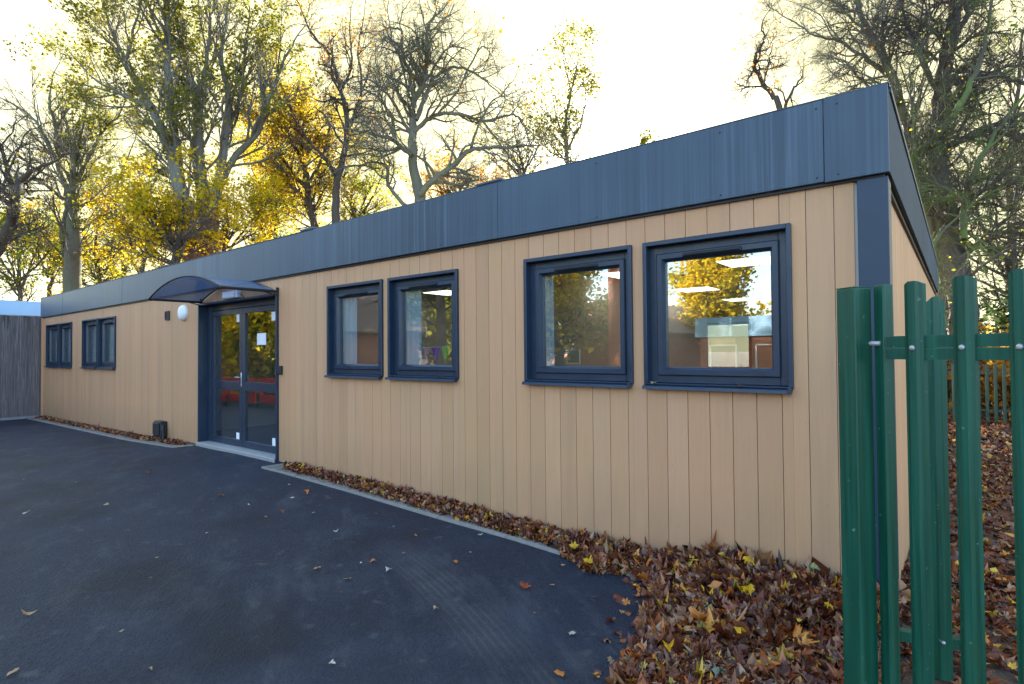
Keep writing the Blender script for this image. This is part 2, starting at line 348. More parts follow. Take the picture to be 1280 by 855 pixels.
# ------------------------------------------------------------------ ground sheets
def sheet(name, xs, ys, mat, dz, hfun=None):
    X, Y = np.meshgrid(xs, ys); Z = g(X)+dz
    if hfun is not None: Z = Z+hfun(X, Y)
    nx, ny = len(xs), len(ys); V = np.stack([X, Y, Z], -1).reshape(-1, 3)
    i = np.arange((ny-1)*(nx-1)); r, c = i//(nx-1), i % (nx-1); a = r*nx+c
    return npmesh(name, V, np.stack([a, a+1, a+nx+1, a+nx], 1), mat)
xs_all = sorted(set(_gx[1:-1]+list(np.arange(-30, 12, 1.0))+[-900, -300, -100, -60, 30, 60, 100, 300, 900]))
KY = -.30                                                # kerb line in front of the wall
tag(sheet('ground', xs_all, [-900, -300, -100, -45, -20, -8, -4, -2, -1, 0, 1, 5, 12, 25, 60, 150, 400, 900], MT['soil'], -.012), kind='structure')
X1 = [x for x in xs_all if -40 <= x < -.6]+[-.6]
def asph(xs, ys, name): tag(sheet(name, xs, ys, MT['asphalt'], 0), kind='structure')
asph(X1, list(np.arange(-40, -1, 2))+[KY-.05], 'asphalt_yard')
xd = [-10.44, -10, -9, -8, -7.56]
asph(xd, [KY-.05, .17], 'asphalt_yard')
# gravel margin between kerb and wall
tag(sheet('gravel_margin', [x for x in xs_all if -21.4 < x < -10.6]+[-10.6], [KY, .06], MT['gravel'], 0), kind='structure')
tag(sheet('gravel_margin', [-7.46]+[x for x in xs_all if -7.46 < x < 0]+[0], [KY, .06], MT['gravel'], 0), kind='structure')
def kerb(name, pts, w=.038, h=.018):
    m = MB()
    for (a, b) in zip(pts[:-1], pts[1:]):
        a, b = np.array(a), np.array(b); L = np.linalg.norm(b-a); n = max(1, int(L/.9)); d = (b-a)/L; nn = np.array((-d[1], d[0]))*w/2
        for i in range(n):
            p, q = a+d*(L*i/n+.004), a+d*(L*(i+1)/n-.004)
            vs = [(*(p+nn), g(p[0])-.06), (*(q+nn), g(q[0])-.06), (*(q-nn), g(q[0])-.06), (*(p-nn), g(p[0])-.06)]
            jt = random.uniform(-.003, .003)
            vs += [(x, y, z+.06+h+jt) for x, y, z in vs]
            m.add(vs, [(3, 2, 1, 0), (4, 5, 6, 7), (0, 1, 5, 4), (1, 2, 6, 5), (2, 3, 7, 6), (3, 0, 4, 7)])
    return tag(m.build(name, MT['kerb']), kind='structure')
kerb('kerb', [(-21.3, KY-.02), (-10.72, KY-.02), (-10.62, .0)])
kerb('kerb', [(-7.47, .0), (-7.52, KY-.02), (-1.2, KY-.02)])
kerb('kerb', [(-20.95, -6.0), (-21.2, -.35)])

# ------------------------------------------------------------------ the modular building
ZT, ZB = 3.226, 2.646; XL, YD = -21.42, 10.34
bld = empty('modular_building', (-10.7, 5.0, -.3))
tag(bld, 'long modular building with tan board walls and dark blue fascia', 'building')
YW = .06                                                   # wall plane
WZ0, WZ1 = 1.16, 2.397
wins = [(-20.88, -19.64), (-19.57, -18.35), (-17.405, -16.21), (-16.14, -14.93), (-6.449, -5.27), (-5.156, -3.972), (-3.051, -1.878), (-1.770, -.608)]
DX0, DX1, DZT = -10.49, -7.754, 2.403
# front boards (each board an island of the mesh), cut round the openings
edges = [-.21, -.335]; x = -.335
module = [-3.36, -6.75, -9.1, -12.0, -14.4, -16.81, -19.2]
while x > XL+.1:
    nx = x-.178
    for mj in module:
        if nx < mj < x-.03: nx = mj; break
    edges.append(max(nx, XL+.09)); x = nx
openings = [(a+.01, b-.01, WZ0+.01, WZ1-.01) for a, b in wins]+[(DX0+.01, DX1-.01, -1, DZT-.01)]
m = MB()
for b_, a_ in zip(edges[:-1], edges[1:]):
    if b_-a_ < .02: continue
    cuts = {a_+.0022, b_-.0022}
    for o_ in openings:
        for e in o_[:2]:
            if a_+.0022 < e < b_-.0022: cuts.add(e)
    cuts = sorted(cuts); yj = random.uniform(0, .0015)
    for p, q in zip(cuts[:-1], cuts[1:]):
        mid = (p+q)/2; segs = [(wall_foot(mid), ZB+.03)]
        for o_ in openings:
            if o_[0]-1e-6 <= mid <= o_[1]+1e-6:
                ns = []
                for s0, s1 in segs:
                    if o_[3] < s1: ns.append((max(o_[3], s0), s1))
                    if o_[2] > s0: ns.append((s0, min(o_[2], s1)))
                segs = ns
        for s0, s1 in segs:
            if s1-s0 > .02:
                c = .0016; y0 = YW+yj
                # board with softly eased long edges
                m.add([(p, .078, s0), (p, y0+c, s0), (p+c, y0, s0), (q-c, y0, s0), (q, y0+c, s0), (q, .078, s0), (p, .078, s1), (p, y0+c, s1), (p+c, y0, s1), (q-c, y0, s1), (q, y0+c, s1), (q, .078, s1)],
                      [(0, 1, 7, 6), (1, 2, 8, 7), (2, 3, 9, 8), (3, 4, 10, 9), (4, 5, 11, 10), (5, 0, 6, 11), (5, 4, 3, 2, 1, 0), (6, 7, 8, 9, 10, 11)])
tag(m.build('front_cladding', MT['clad'], bld))
# side boards
m = MB(); y = .26
m.box(-.09, -.0605, .075, .26, -.45, ZB+.03)
while y < YD-.02:
    q = min(y+.175, YD-.02); m.box(-.09, -.06+random.uniform(0, .001), y+.0022, q-.0022, -.43, ZB+.03, .002); y += .178
m.build('side_cladding', MT['clad'], bld)
# structural shell: backing walls with the openings left free
m = MB()
def wall_with_holes(m, x0, x1, y0, y1, z0, z1, holes):
    xs = sorted({x0, x1} | {h[0] for h in holes} | {h[1] for h in holes})
    for p, q in zip(xs[:-1], xs[1:]):
        mid = (p+q)/2; segs = [(z0, z1)]
        for h in holes:
            if h[0] < mid < h[1]:
                ns = []
                for s0, s1 in segs:
                    if h[3] < s1: ns.append((h[3], s1))
                    if h[2] > s0: ns.append((s0, h[2]))
                segs = ns
        for s0, s1 in segs: m.box(p, q, y0, y1, s0, s1)
wall_with_holes(m, XL+.12, -.1, .079, .22, -.6, 3.0, [(a+.03, b-.03, WZ0+.03, WZ1-.03) for a, b in wins]+[(DX0+.02, DX1-.02, -.7, DZT-.03)])
back_holes = [(c-.6, c+.6, 1.0, 2.2) for c in (-2.4, -4.3, -6.5, -9.0, -12.5, -16.0)]
wall_with_holes(m, XL+.12, -.1, YD-.16, YD-.04, -.6, 3.0, back_holes)
m.box(-.22, -.1, .221, YD-.161, -.6, 3.0); m.box(XL+.12, XL+.24, .221, YD-.161, -.6, 3.0)
m.build('inner_shell', MT['room'], bld)
MB().box(XL+.05, XL+.119, .02, YD, -.4, ZB+.03).build('end_wall', MT['clad'], bld)
m = MB().box(XL+.245, -.225, .225, YD-.165, -.12, -.02); m.build('room_floor', MT['carpet'], bld)
m = MB().box(XL+.245, -.225, .225, YD-.165, 2.50, 2.56); m.build('ceiling', MT['room'], bld)
for px in (-3.45, -7.2, -11.2, -14.6): MB().box(px-.05, px+.05, .24, 6.2, -.02, 2.5).build('partition', MT['room'], bld)
MB().box(-14.5, -7.3, 6.25, 6.35, -.02, 2.5).build('partition', MT['room'], bld)
MB().box(XL+.03, -.03, .03, YD-.03, 3.0, 3.12).build('roof', MT['roof'], bld)
# fascia panels
seams = [0, -1.0+.62, -3.36, -6.745, -9.7, -11.99, -14.4, -16.81, -19.1, XL]
seams = [0, -.38, -3.36, -6.745, -9.7, -11.99, -14.4, -16.81, -19.1, XL]
m = MB()
for i, (b_, a_) in enumerate(zip(seams[:-1], seams[1:])):
    yo = [0, .004, .002, .012, .010, .013, .011, .014, .012][i]; gap = .002 if i != 2 else .012
    zb = ZB-(.008 if i == 0 else 0)
    m.box(a_+gap/2+.001, b_-.001, yo, .03+yo, zb, ZT-.0005*i, .003)
tag(m.build('fascia', MT['fascia'], bld))
m = MB().box(-.03, -.0, .031, YD, ZB, ZT-.03, .003)
m.build('side_fascia', MT['fascia_side'], bld)
MB().box(XL, XL+.03, .045, YD, ZB, ZT-.03, .003).build('side_fascia', MT['fascia'], bld)
# folded cap along the roof edge, joint covers, side cap with its shadow gap
m = MB()
m.box(XL-.004, .006, .005, .10, ZT+.001, ZT+.010, .002)
m.box(-.07, .012, .101, YD, ZT-.028, ZT+.010, .002)
for a_, b_ in ((-7.06, -6.72), (-3.65, -3.30), (-12.1, -11.85), (-16.9, -16.7)): m.box(a_, b_, -.004, .13, ZT+.011, ZT+.035, .003)
m.build('roof_edge_cap', MT['fascia'], bld)
m = MB().box(XL+.01, -.032, .035, .058, ZB-.022, ZB-.001); m.box(-.055, -.034, .062, YD, ZB-.03, ZB-.001)
m.build('drip_trim', MT['dark'], bld)
for x in (-.43, -.30, -1.1, -2.2, -4.2, -5.3):
    for z in (ZB+.03, ZT-.06): MB().box(x, x+.012, -.004, .001, z, z+.01, .002).build('screw', MT['dark'], bld)
m = MB().box(-.19, -.012, .035, .0595, -.5, ZB-.023, .003); m.box(-.042, -.012, .06, .235, -.5, ZB-.031, .003)
tag(m.build('corner_post', m_plain('corner_trim', (.014, .030, .058), .5, sc=4), bld))
# plinth
for a_, b_ in ((XL+.1, -10.62), (-7.6, -.25)):
    n = 14; m = MB()
    for i in range(n):
        p, q = a_+(b_-a_)*i/n, a_+(b_-a_)*(i+1)/n-.002
        m.add([(p, .07, g(p)-.1), (q, .07, g(q)-.1), (q, .07, wall_foot(q)-.002), (p, .07, wall_foot(p)-.002), (p, .12, g(p)-.1), (q, .12, g(q)-.1), (q, .12, wall_foot(q)-.002), (p, .12, wall_foot(p)-.002)],
              [(0, 1, 2, 3), (7, 6, 5, 4), (0, 4, 5, 1), (3, 2, 6, 7)])
    m.build('plinth', MT['plinth'], bld)
MB().box(-.10, -.065, .1, YD, -.6, -.431).build('plinth', MT['plinth'], bld)

def window(x0, x1, lab, far=False):
    z0, z1 = WZ0, WZ1
    m = MB(); m.rim(x0, x1, z0+.03, z1, .033, .026, .205, (.033, .033, .012, .036)); w = m.build('window', MT['frame'], bld)
    tag(w, lab)
    MB().rim(x0+.028, x1-.028, z0+.045, z1-.032, .055, .112, .20, (.075, .075, .070, .076)).build('frame', MT['frame2'], w)
    # sash with a chamfered inner edge
    sx0, sx1, sz0, sz1 = x0+.095, x1-.095, z0+.106, z1-.10; fw = .068
    m = MB(); o_ = [(sx0, sz0), (sx1, sz0), (sx1, sz1), (sx0, sz1)]; i1 = [(sx0+fw-.02, sz0+fw-.02), (sx1-fw+.02, sz0+fw-.02), (sx1-fw+.02, sz1-fw+.02), (sx0+fw-.02, sz1-fw+.02)]
    i2 = [(sx0+fw, sz0+fw), (sx1-fw, sz0+fw), (sx1-fw, sz1-fw), (sx0+fw, sz1-fw)]; c = .008
    oo = [(sx0+c, sz0+c), (sx1-c, sz0+c), (sx1-c, sz1-c), (sx0+c, sz1-c)]
    vs = [(x, .135, z) for x, z in o_]+[(x, .098, z) for x, z in o_]+[(x, .090, z) for x, z in oo]+[(x, .090, z) for x, z in i1]+[(x, .128, z) for x, z in i2]+[(x, .175, z) for x, z in i2]
    fs = []
    for k in range(5):
        for i in range(4): fs.append((k*4+i, k*4+(i+1) % 4, k*4+4+(i+1) % 4, k*4+4+i))
    m.add(vs, fs).build('sash', MT['frame2'], w)
    MB().box(sx0+fw-.004, sx1-fw+.004, .150, .156, sz0+fw-.004, sz1-fw+.004).build('pane', MT['glass'], w)
    m = MB().box((x0+x1)/2-.25, (x0+x1)/2+.22, .072, .089, sz1-.048, sz1-.018, .004); m.box((x0+x1)/2-.235, (x0+x1)/2+.205, .062, .071, sz1-.040, sz1-.026, .002)
    m.build('trickle_vent', MT['dark'], w)
    # sloping sill with a turned-down nose
    m = MB(); a, b = x0+.002, x1-.030
    m.add([(a, .11, z0+.042), (b, .11, z0+.042), (b, -.012, z0+.020), (a, -.012, z0+.020), (a, -.016, z0-.006), (b, -.016, z0-.006), (b, .0, z0-.006), (a, .0, z0-.006), (a, .11, z0+.012), (b, .11, z0+.012)],
          [(0, 1, 2, 3), (3, 2, 5, 4), (4, 5, 6, 7), (7, 6, 9, 8), (0, 3, 4, 7, 8), (1, 9, 6, 5, 2), (0, 8, 9, 1)])
    m.box(b+.001, b+.022, -.018, .03, z0-.008, z0+.045, .003)
    m.build('sill', MT['frame'], w)
    return w
wl = ['far left small window', None, None, None, 'window nearest the door with pale curtain at its left', 'window with bunting showing behind the glass', 'window left of the large end window', 'window nearest the corner with ceiling lamps showing through']
for i, (a, b) in enumerate(wins): window(a, b, wl[i])

# door: deep reveal, two leaves, header, threshold
dr = MB()
dr.box(DX0, DX0+.03, .018, .22, -.14, DZT, .003); dr.box(DX1-.03, DX1, .018, .22, -.16, DZT, .003); dr.box(DX0+.031, DX1-.031, .018, .22, DZT-.035, DZT, .003)
door = tag(dr.build('entrance_door', MT['frame'], bld), 'glazed double door in dark blue frame below the arched canopy')
fr = MB(); YF = .185
fr.box(DX0+.031, DX0+.15, YF, .26, -.09, DZT-.036, .003); fr.box(DX1-.14, DX1-.031, YF, .26, -.09, DZT-.036, .003)
fr.box(DX0+.151, DX1-.141, YF+.01, .26, 2.268, DZT-.037, .003)
fr.build('door_frame', MT['frame2'], door)
for (a, b, gx0, gx1) in ((-10.335, -9.197, -10.235, -9.285), (-9.187, -7.905, -9.097, -8.005)):
    lf = MB(); y0, y1 = .195, .245
    lf.box(a, gx0, y0, y1, -.088, 2.262, .003); lf.box(gx1, b, y0, y1, -.088, 2.262, .003)
    lf.box(gx0+.0005, gx1-.0005, y0+.001, y1, 2.172, 2.261, .003); lf.box(gx0+.0005, gx1-.0005, y0+.001, y1, .862, 1.012, .003); lf.box(gx0+.0005, gx1-.0005, y0+.001, y1, -.087, .018, .003)
    lf.build('door_leaf', MT['frame2'], door)
    MB().box(gx0-.003, gx1+.003, .222, .228, .016, .864).build('glass_pane', MT['glass'], door)
    MB().box(gx0-.003, gx1+.003, .222, .228, 1.010, 2.174).build('glass_pane', MT['glass'], door)
h = MB().box(-9.225, -9.185, .186, .194, .93, 1.17, .004); h.tube([(-9.205, .19, 1.09), (-9.205, .135, 1.09), (-9.31, .132, 1.09)], .010, 8); h.box(-9.215, -9.195, .176, .187, .955, .975, .003)
h.build('door_handle', MT['steel'], door, True)
for i, (a, b, z0, z1) in enumerate([(-9.43, -9.30, 2.035, 2.168), (-8.263, -8.13, 2.01, 2.15), (-8.724, -8.44, 1.63, 1.82), (-9.44, -9.30, .025, .135), (-8.24, -8.12, .025, .145)]):
    MB().box(a, b, .2185, .2215, z0, z1).build('paper_notice', MT['paper'], door)
th = MB(); zt = -.092
th.box(DX0+.06, DX1-.03, .0, .20, -.125, zt)
for k in range(60):
    for r_ in range(3):
        xx = DX0+.12+k*.042; th.box(xx, xx+.022, .02+.05*r_, .035+.05*r_, zt, zt+.004)
th.box(DX0+.02, DX1-.0, -.025, -.001, -.16, zt-.006, .004)
th.build('threshold_plate', MT['zinc'], door)

# arched canopy over the door
can = empty('door_canopy', (-9.07, 0, 2.42)); can.parent = bld; can.location = Vector((-9.07, 0, 2.42))-bld.location
tag(can, 'smoked arched plastic canopy on dark brackets over the double door')
CX0, CX1, CYF, CYB, CZ, CR = -10.40, -7.76, -.80, .055, 2.43, .26
def arc(y, z=CZ, rise=CR, n=24, ins=0):
    return [(CX0+ins+(CX1-CX0-2*ins)*t, y, z+rise*(1-(2*t-1)**2)) for t in [i/n for i in range(n+1)]]
m = MB(); A = arc(CYF+.02); B = arc(CYB-.03); n = len(A); th_ = .008
vs = A+B+[(x, y, z-th_) for x, y, z in A]+[(x, y, z-th_) for x, y, z in B]; fs = []
for i in range(n-1): fs += [(i, i+1, n+i+1, n+i), (2*n+i, 3*n+i, 3*n+i+1, 2*n+i+1), (i, 2*n+i, 2*n+i+1, i+1), (n+i, n+i+1, 3*n+i+1, 3*n+i)]
m.add(vs, fs).build('canopy_sheet', MT['canopy'], can, False)
m = MB(); m.tube(arc(CYF, CZ-.004), .014, 8); m.tube(arc(CYB-.03, CZ-.012), .013, 8)
m.build('arch_bow', MT['dark'], can, True)
for xx in (CX0, CX1):
    b_ = MB(); b_.tube([(xx, CYF-.01, CZ-.004), (xx, CYB-.03, CZ-.004)], .022, 8); b_.box(xx-.015, xx+.015, .02, .058, CZ-.07, CZ+.06, .004)
    b_.tube([(xx, .02, CZ-.06), (xx, -.16, CZ-.02)], .009, 6)
    b_.build('bracket', MT['dark'], can)

# fittings on the wall
m = MB(); cx_, cz_ = -11.17, 2.275
def disc(m, cx, cz, prof, k=28):
    vs = []; 
    for r, y in prof: vs += [(cx+r*math.cos(2*math.pi*i/k), y, cz+r*math.sin(2*math.pi*i/k)) for i in range(k)]
    fs = []
    for j in range(len(prof)-1):
        for i in range(k): fs.append((j*k+i, j*k+k+i, j*k+k+(i+1) % k, j*k+(i+1) % k))
    fs.append(tuple((len(prof)-1)*k+i for i in range(k))[::-1]); m.add(vs, fs)
disc(m, cx_, cz_, [(.15, .06), (.15, .025), (.146, .012), (.135, .006), (.130, -.008), (.11, -.020), (.07, -.028), (.03, -.031)])
tag(m.build('bulkhead_lamp', MT['white'], bld, True), 'round white wall lamp left of the door')
m = MB().box(-9.45, -8.93, -.02, .059, 2.415, 2.535, .008); m.box(-9.40, -8.98, -.04, -.021, 2.425, 2.52, .006)
em = tag(m.build('emergency_light', MT['white'], bld), 'white box light above the double door')
MB().tube([(-8.93, .03, 2.48), (-8.84, .045, 2.43), (-8.83, .05, 2.41)], .006, 6).build('cable', MT['dark'], em)
m = MB().rim(-12.05, -11.85, 2.17, 2.35, .018, .035, .059)
for k in range(6): m.box(-12.031, -11.869, .040, .055, 2.192+k*.025, 2.204+k*.025)
m.box(-12.032, -11.868, .052, .058, 2.19, 2.33)
tag(m.build('vent_grille', MT['dark'], bld), 'small black louvred vent grille')
m = MB().box(-7.735, -7.635, .018, .0595, 1.17, 1.30, .006); m.box(-7.715, -7.655, .012, .0175, 1.20, 1.27, .003)
tag(m.build('door_entry_reader', MT['dark'], bld), 'black entry reader beside the door')
m = MB().box(-12.30, -11.95, -.07, .059, -.15, .17, .012); m.box(-12.27, -11.98, -.10, -.071, -.10, .14, .01); m.tube([(-11.94, -.03, .1), (-11.88, -.05, .02), (-11.87, -.05, -.2)], .028, 8)
tag(m.build('service_box', MT['dark'], bld), 'black service box at the foot of the wall')

# rear window frames seen through the rooms
for a, b, z0, z1 in back_holes:
    w = MB().rim(a, b, z0, z1, .07, YD-.17, YD-.03).build('rear_window', MT['frame'], bld)
    MB().box(a+.068, b-.068, YD-.10, YD-.094, z0+.068, z1-.068).build('pane', MT['glass'], w)
# ceiling light panels
k = 0
for x in (-1.5, -3.0, -4.9, -6.3, -12.8, -16, -19):
    for y in (2.2, 4.6, 7.0):
        p = MB().box(x-.31, x+.31, y-.31, y+.31, 2.470, 2.497, .004).build('ceiling_light', MT['frame2'] if False else MT['white'], bld)
        MB().box(x-.28, x+.28, y-.28, y+.28, 2.463, 2.469).build('diffuser', MT['lamp'], p)
# curtains drawn to the left edge of four windows
def wavy(x0, x1, y, z0, z1, amp=.02, n=40, per=.09):
    m = MB(); vs = []; 
    for i in range(n+1):
        x = x0+(x1-x0)*i/n; yy = y+amp*math.sin(x*2*math.pi/per); vs += [(x, yy, z0), (x, yy, z1)]
    for i in range(n+1):
        x = x0+(x1-x0)*i/n; yy = y+.004+amp*math.sin(x*2*math.pi/per); vs += [(x, yy, z0), (x, yy, z1)]
    o_ = 2*(n+1); fs = []
    for i in range(n): fs += [(2*i, 2*i+2, 2*i+3, 2*i+1), (o_+2*i, o_+2*i+1, o_+2*i+3, o_+2*i+2)]
    return m.add(vs, fs)
for x0, x1, lab in ((-6.345, -6.00, 'pale curtain at the left edge of the window nearest the door'), (-5.05, -4.72, 'pale curtain at the left edge of the bunting window'), (-2.945, -2.80, 'narrow pale curtain at the left edge of the third window from the door')):
    tag(wavy(x0, x1, .192, 1.27, 2.28, .006).build('curtain', MT['curtain']), lab, 'curtain', 'curtains inside the front windows')
tag(wavy(-20.9, -18.4, .24, 1.0, 2.45).build('curtain', MT['curtain']), 'pale blind across the far left pair of windows', 'blind')
tag(wavy(-17.3, -15.0, .24, 1.0, 2.45).build('curtain', MT['curtain']), 'pale blind across the second pair of windows from the left', 'blind')
# bunting strung inside the second window
bt = empty('bunting', (-4.6, .27, 1.62)); tag(bt, 'string of pink purple and green pennants inside the window', 'bunting')
cols = [(.7, .25, .35), (.2, .6, .65), (.75, .35, .40), (.28, .07, .42), (.45, .65, .12), (.7, .2, .25)]
pts = []
for i in range(7):
    x = -5.05+i*.16; pts.append((x, .205, 1.585-.05*math.sin(i/6*math.pi)))
MB().tube(pts, .003, 5).build('string', MT['paper'], bt)
for i in range(6):
    a, b = pts[i], pts[i+1]; mx_ = (a[0]+b[0])/2; za = (a[2]+b[2])/2
    MB().add([(a[0]+.01, .207, a[2]), (b[0]-.01, .207, b[2]), (mx_, .196, za-.19), (a[0]+.01, .211, a[2]), (b[0]-.01, .211, b[2]), (mx_, .200, za-.19)], [(0, 1, 2), (5, 4, 3), (0, 2, 5, 3), (1, 4, 5, 2), (0, 3, 4, 1)]).build('pennant', m_plain('pennant_cloth', cols[i], .8, var=.1), bt)
# a little furniture to fill the rooms
def table(x, y, w, d, lab):
    t_ = empty('classroom_table', (x, y, -.02)); tag(t_, lab, 'table', 'tables inside the classroom')
    MB().box(x-w/2, x+w/2, y-d/2, y+d/2, .62, .65, .005).build('tabletop', MT['wood'], t_)
    for sx in (-1, 1):
        for sy in (-1, 1): MB().tube([(x+sx*(w/2-.05), y+sy*(d/2-.05), -.02), (x+sx*(w/2-.05), y+sy*(d/2-.05), .62)], .02, 8).build('leg', MT['steel'], t_)
table(-1.9, 3.2, 1.4, .7, 'pine classroom table nearest the end window'); table(-5.4, 3.6, 1.4, .7, 'pine classroom table behind the bunting window')
c_ = empty('cupboard', (-2.6, 9.9, -.02)); tag(c_, 'low pine cupboard against the rear classroom wall', 'cupboard')
MB().box(-3.2, -1.2, 9.55, 10.1, -.02, .85, .008).build('carcass', MT['wood'], c_)
for k in range(3): MB().box(-3.17+k*.66, -2.55+k*.66, 9.525, 9.548, .02, .81, .004).build('door', MT['wood'], c_)

# ------------------------------------------------------------------ timber fence at the far left, neighbour behind it
fn = empty('timber_fence', (-21.4, -3, -.35)); tag(fn, 'tall weathered grey close-board timber fence at the far end of the building', 'fence')
m = MB(); y = .9; i = 0
while y > -2.6:
    w = random.uniform(.135, .155); xx = -21.45-.01*(i % 2); m.box(xx, xx+.022, y-w, y, -.30, 2.68+random.uniform(-.008, .008), .003); y -= w+.003; i += 1
m.build('boards', MT['timber'], fn)
m = MB()
for z in (.2, 1.2, 2.3): m.box(-21.55, -21.47, -2.7, -.02, z, z+.09)
m.build('rail', MT['timber'], fn)
MB().box(-21.47, -21.41, -2.7, -.02, -.42, -.302).build('gravel_board', m_plain('dirty_concrete', (.22, .22, .24), .9), fn)
nb = empty('flat_roofed_building', (-26, -2, -.3)); tag(nb, 'low flat-roofed building with pale blue fascia behind the timber fence', 'building')
MB().box(-32, -23.5, -3.3, 3.9, -.4, 2.80).build('wall', MT['concrete'], nb)
MB().box(-32.1, -23.4, -3.4, 4.0, 2.801, 3.27, .01).build('fascia', MT['skyblue'], nb)
MB().box(-31.9, -23.6, -3.2, 3.8, 3.271, 3.29).build('roof', MT['roof'], nb)

# ------------------------------------------------------------------ green palisade gate in the foreground
def pale(m_, p, d, nrm_, z0, z1, w=.068, pointed=False):
    """W-section steel pale: p = centre (xy), d = unit along fence, nrm_ = outward unit"""
    prof = [(-w/2, -.016), (-w/2+.004, -.004), (-.020, .001), (-.012, .009), (.012, .009), (.020, .001), (w/2-.004, -.004), (w/2, -.016)]
    t = .003; d = np.array(d); nn = np.array(nrm_); p = np.array(p)
    drop = (lambda a: -.045*(abs(a)/(w/2))) if pointed else (lambda a: -.012*max(0, (abs(a)-.012)/(w/2-.012))**1.5)
    out_, in_ = [], []
    for a, b in prof: out_.append((p+d*a+nn*b, drop(a))); in_.append((p+d*a*.94+nn*(b-t), drop(a)))
    ring = out_+in_[::-1]; n = len(ring)
    vs = [(*q, z0) for q, _ in ring]+[(*q, z1+dz) for q, dz in ring]
    k = len(prof); fs = [(i, (i+1) % n, n+(i+1) % n, n+i) for i in range(n)]
    for i in range(k-1): fs += [(n+i, n+i+1, 2*n-2-i, 2*n-1-i), (i+1, i, n-1-i, n-2-i)]
    m_.add(vs, fs); return m_
def obox(m_, p, d, nn, a0, a1, b0, b1, z0, z1, c=.0):
    d = np.array(d); nn = np.array(nn); p = np.array(p)
    P_ = [p+d*a+nn*b for a, b in ((a0, b0), (a1, b0), (a1, b1), (a0, b1))]
    if c:
        k = []
        for i in range(4):
            for j in (-1, 1):
                q = P_[(i+j) % 4]; v = (q-P_[i]); k.append(P_[i]+v/np.linalg.norm(v)*c)
        P_ = k
    n = len(P_); ctr = sum(P_)/n
    if c: vs = [(*q, z0) for q in P_]+[(*q, z1-c) for q in P_]+[(*(ctr+(q-ctr)*.93), z1) for q in P_]
    else: vs = [(*q, z0) for q in P_]+[(*q, z1) for q in P_]
    L_ = len(vs)//n; fs = [tuple(range(n-1, -1, -1)), tuple(range((L_-1)*n, L_*n))]
    for k_ in range(L_-1): fs += [(k_*n+i, k_*n+(i+1) % n, k_*n+n+(i+1) % n, k_*n+n+i) for i in range(n)]
    return m_.add(vs, fs)
def bolt(p, nn, z, r=.0095, name='bolt', par=None):
    m_ = MB(); nn = np.array((*nn, 0.0)); p = np.array((*p, z)); a = np.cross(nn, (0, 0, 1)); b = np.array((0, 0, 1.))
    prof = [(r, -.002), (r, .002), (r*.8, .0055), (r*.4, .0075)]; k = 12; vs = []
    for rr, h_ in prof: vs += [p+nn*h_+rr*(a*math.cos(2*math.pi*i/k)+b*math.sin(2*math.pi*i/k)) for i in range(k)]
    fs = [(j*k+i, j*k+(i+1) % k, j*k+k+(i+1) % k, j*k+k+i) for j in range(3) for i in range(k)]+[tuple(3*k+i for i in range(k))]
    return m_.add(vs, fs).build(name, MT['zinc'], par, True)
gd = np.array((.8916, -.4528)); gn = np.array((-.4528, -.8916)) # along the gate, and toward the yard
GP = np.array((.227, -2.019))
gate = empty('palisade_gate', (.2, -2.0, -.35)); tag(gate, 'tall green palisade gate with domed steel pales at the right edge', 'gate')
for k in range(5):
    p = GP+gd*.150*k; q = pale(MB(), p+gn*.022, gd, gn, -.15, 1.705).build('pale', MT['green'], gate)
    for z in (1.474, -.02): bolt(p+gn*.031, gn, z, par=q)
m = MB(); obox(m, GP, gd, gn, -.100, .72, -.004, .012, 1.4765, 1.517, .003); m.build('rail', MT['green'], gate)
m = MB(); obox(m, GP, gd, gn, -.100, .72, -.002, .014, 1.434, 1.4735, .003); m.build('rail', MT['green'], gate)
m = MB(); obox(m, GP, gd, gn, -.100, .72, -.002, .014, -.06, -.01, .003); m.build('rail', MT['green'], gate)
s0 = np.array((math.cos(math.radians(-42)), math.sin(math.radians(-42)))); s1 = np.array((s0[1], -s0[0]))
m = MB(); obox(m, (.123, -1.945), s0, s1, -.022, .022, -.022, .022, -.2, 1.708, .003); m.build('stile', MT['green'], gate)
m = MB(); obox(m, GP, gd, gn, .723, .767, -.03, .014, -.2, 1.708, .003); m.build('stile', MT['green'], gate)
# hinge eye bolt
m = MB(); hp = np.array((.087, -1.955))
m.tube([(*(hp-gd*.05), 1.492), (*(hp+gd*.03), 1.492)], .009, 8); m.tube([(*(hp-gd*.028), 1.452), (*(hp-gd*.028), 1.482)], .015, 8)
m.tube([(*(hp-gd*.028), 1.435), (*(hp-gd*.028), 1.452)], .006, 8)
m.build('hinge', MT['zinc'], gate, True)
pd_ = np.array((math.cos(math.radians(-34)), math.sin(math.radians(-34)))); pn = np.array((pd_[1], -pd_[0]))
PP = np.array((.030, -1.955))
post = empty('gate_post', (.03, -1.93, -.4)); tag(post, 'square green steel gate post left of the palisade gate', 'gate post')
m = MB(); obox(m, PP, pd_, pn, -.041, .041, -.041, .041, -.45, 1.700, .004); m.build('shaft', MT['green'], post)
m = MB(); obox(m, PP, pd_, pn, -.040, .040, -.040, .040, 1.7005, 1.704, .0); m.build('cap', MT['green'], post)
m = MB(); obox(m, PP, pd_, pn, .052, .15, -.03, .03, .02, .05, .004); m.build('hinge_bracket', MT['green'], post)
m = MB().tube([(*(PP+pd_*.10), .03), (*(PP+pd_*.10), .14)], .011, 8); m.build('hinge_pin', MT['zinc'], post, True)
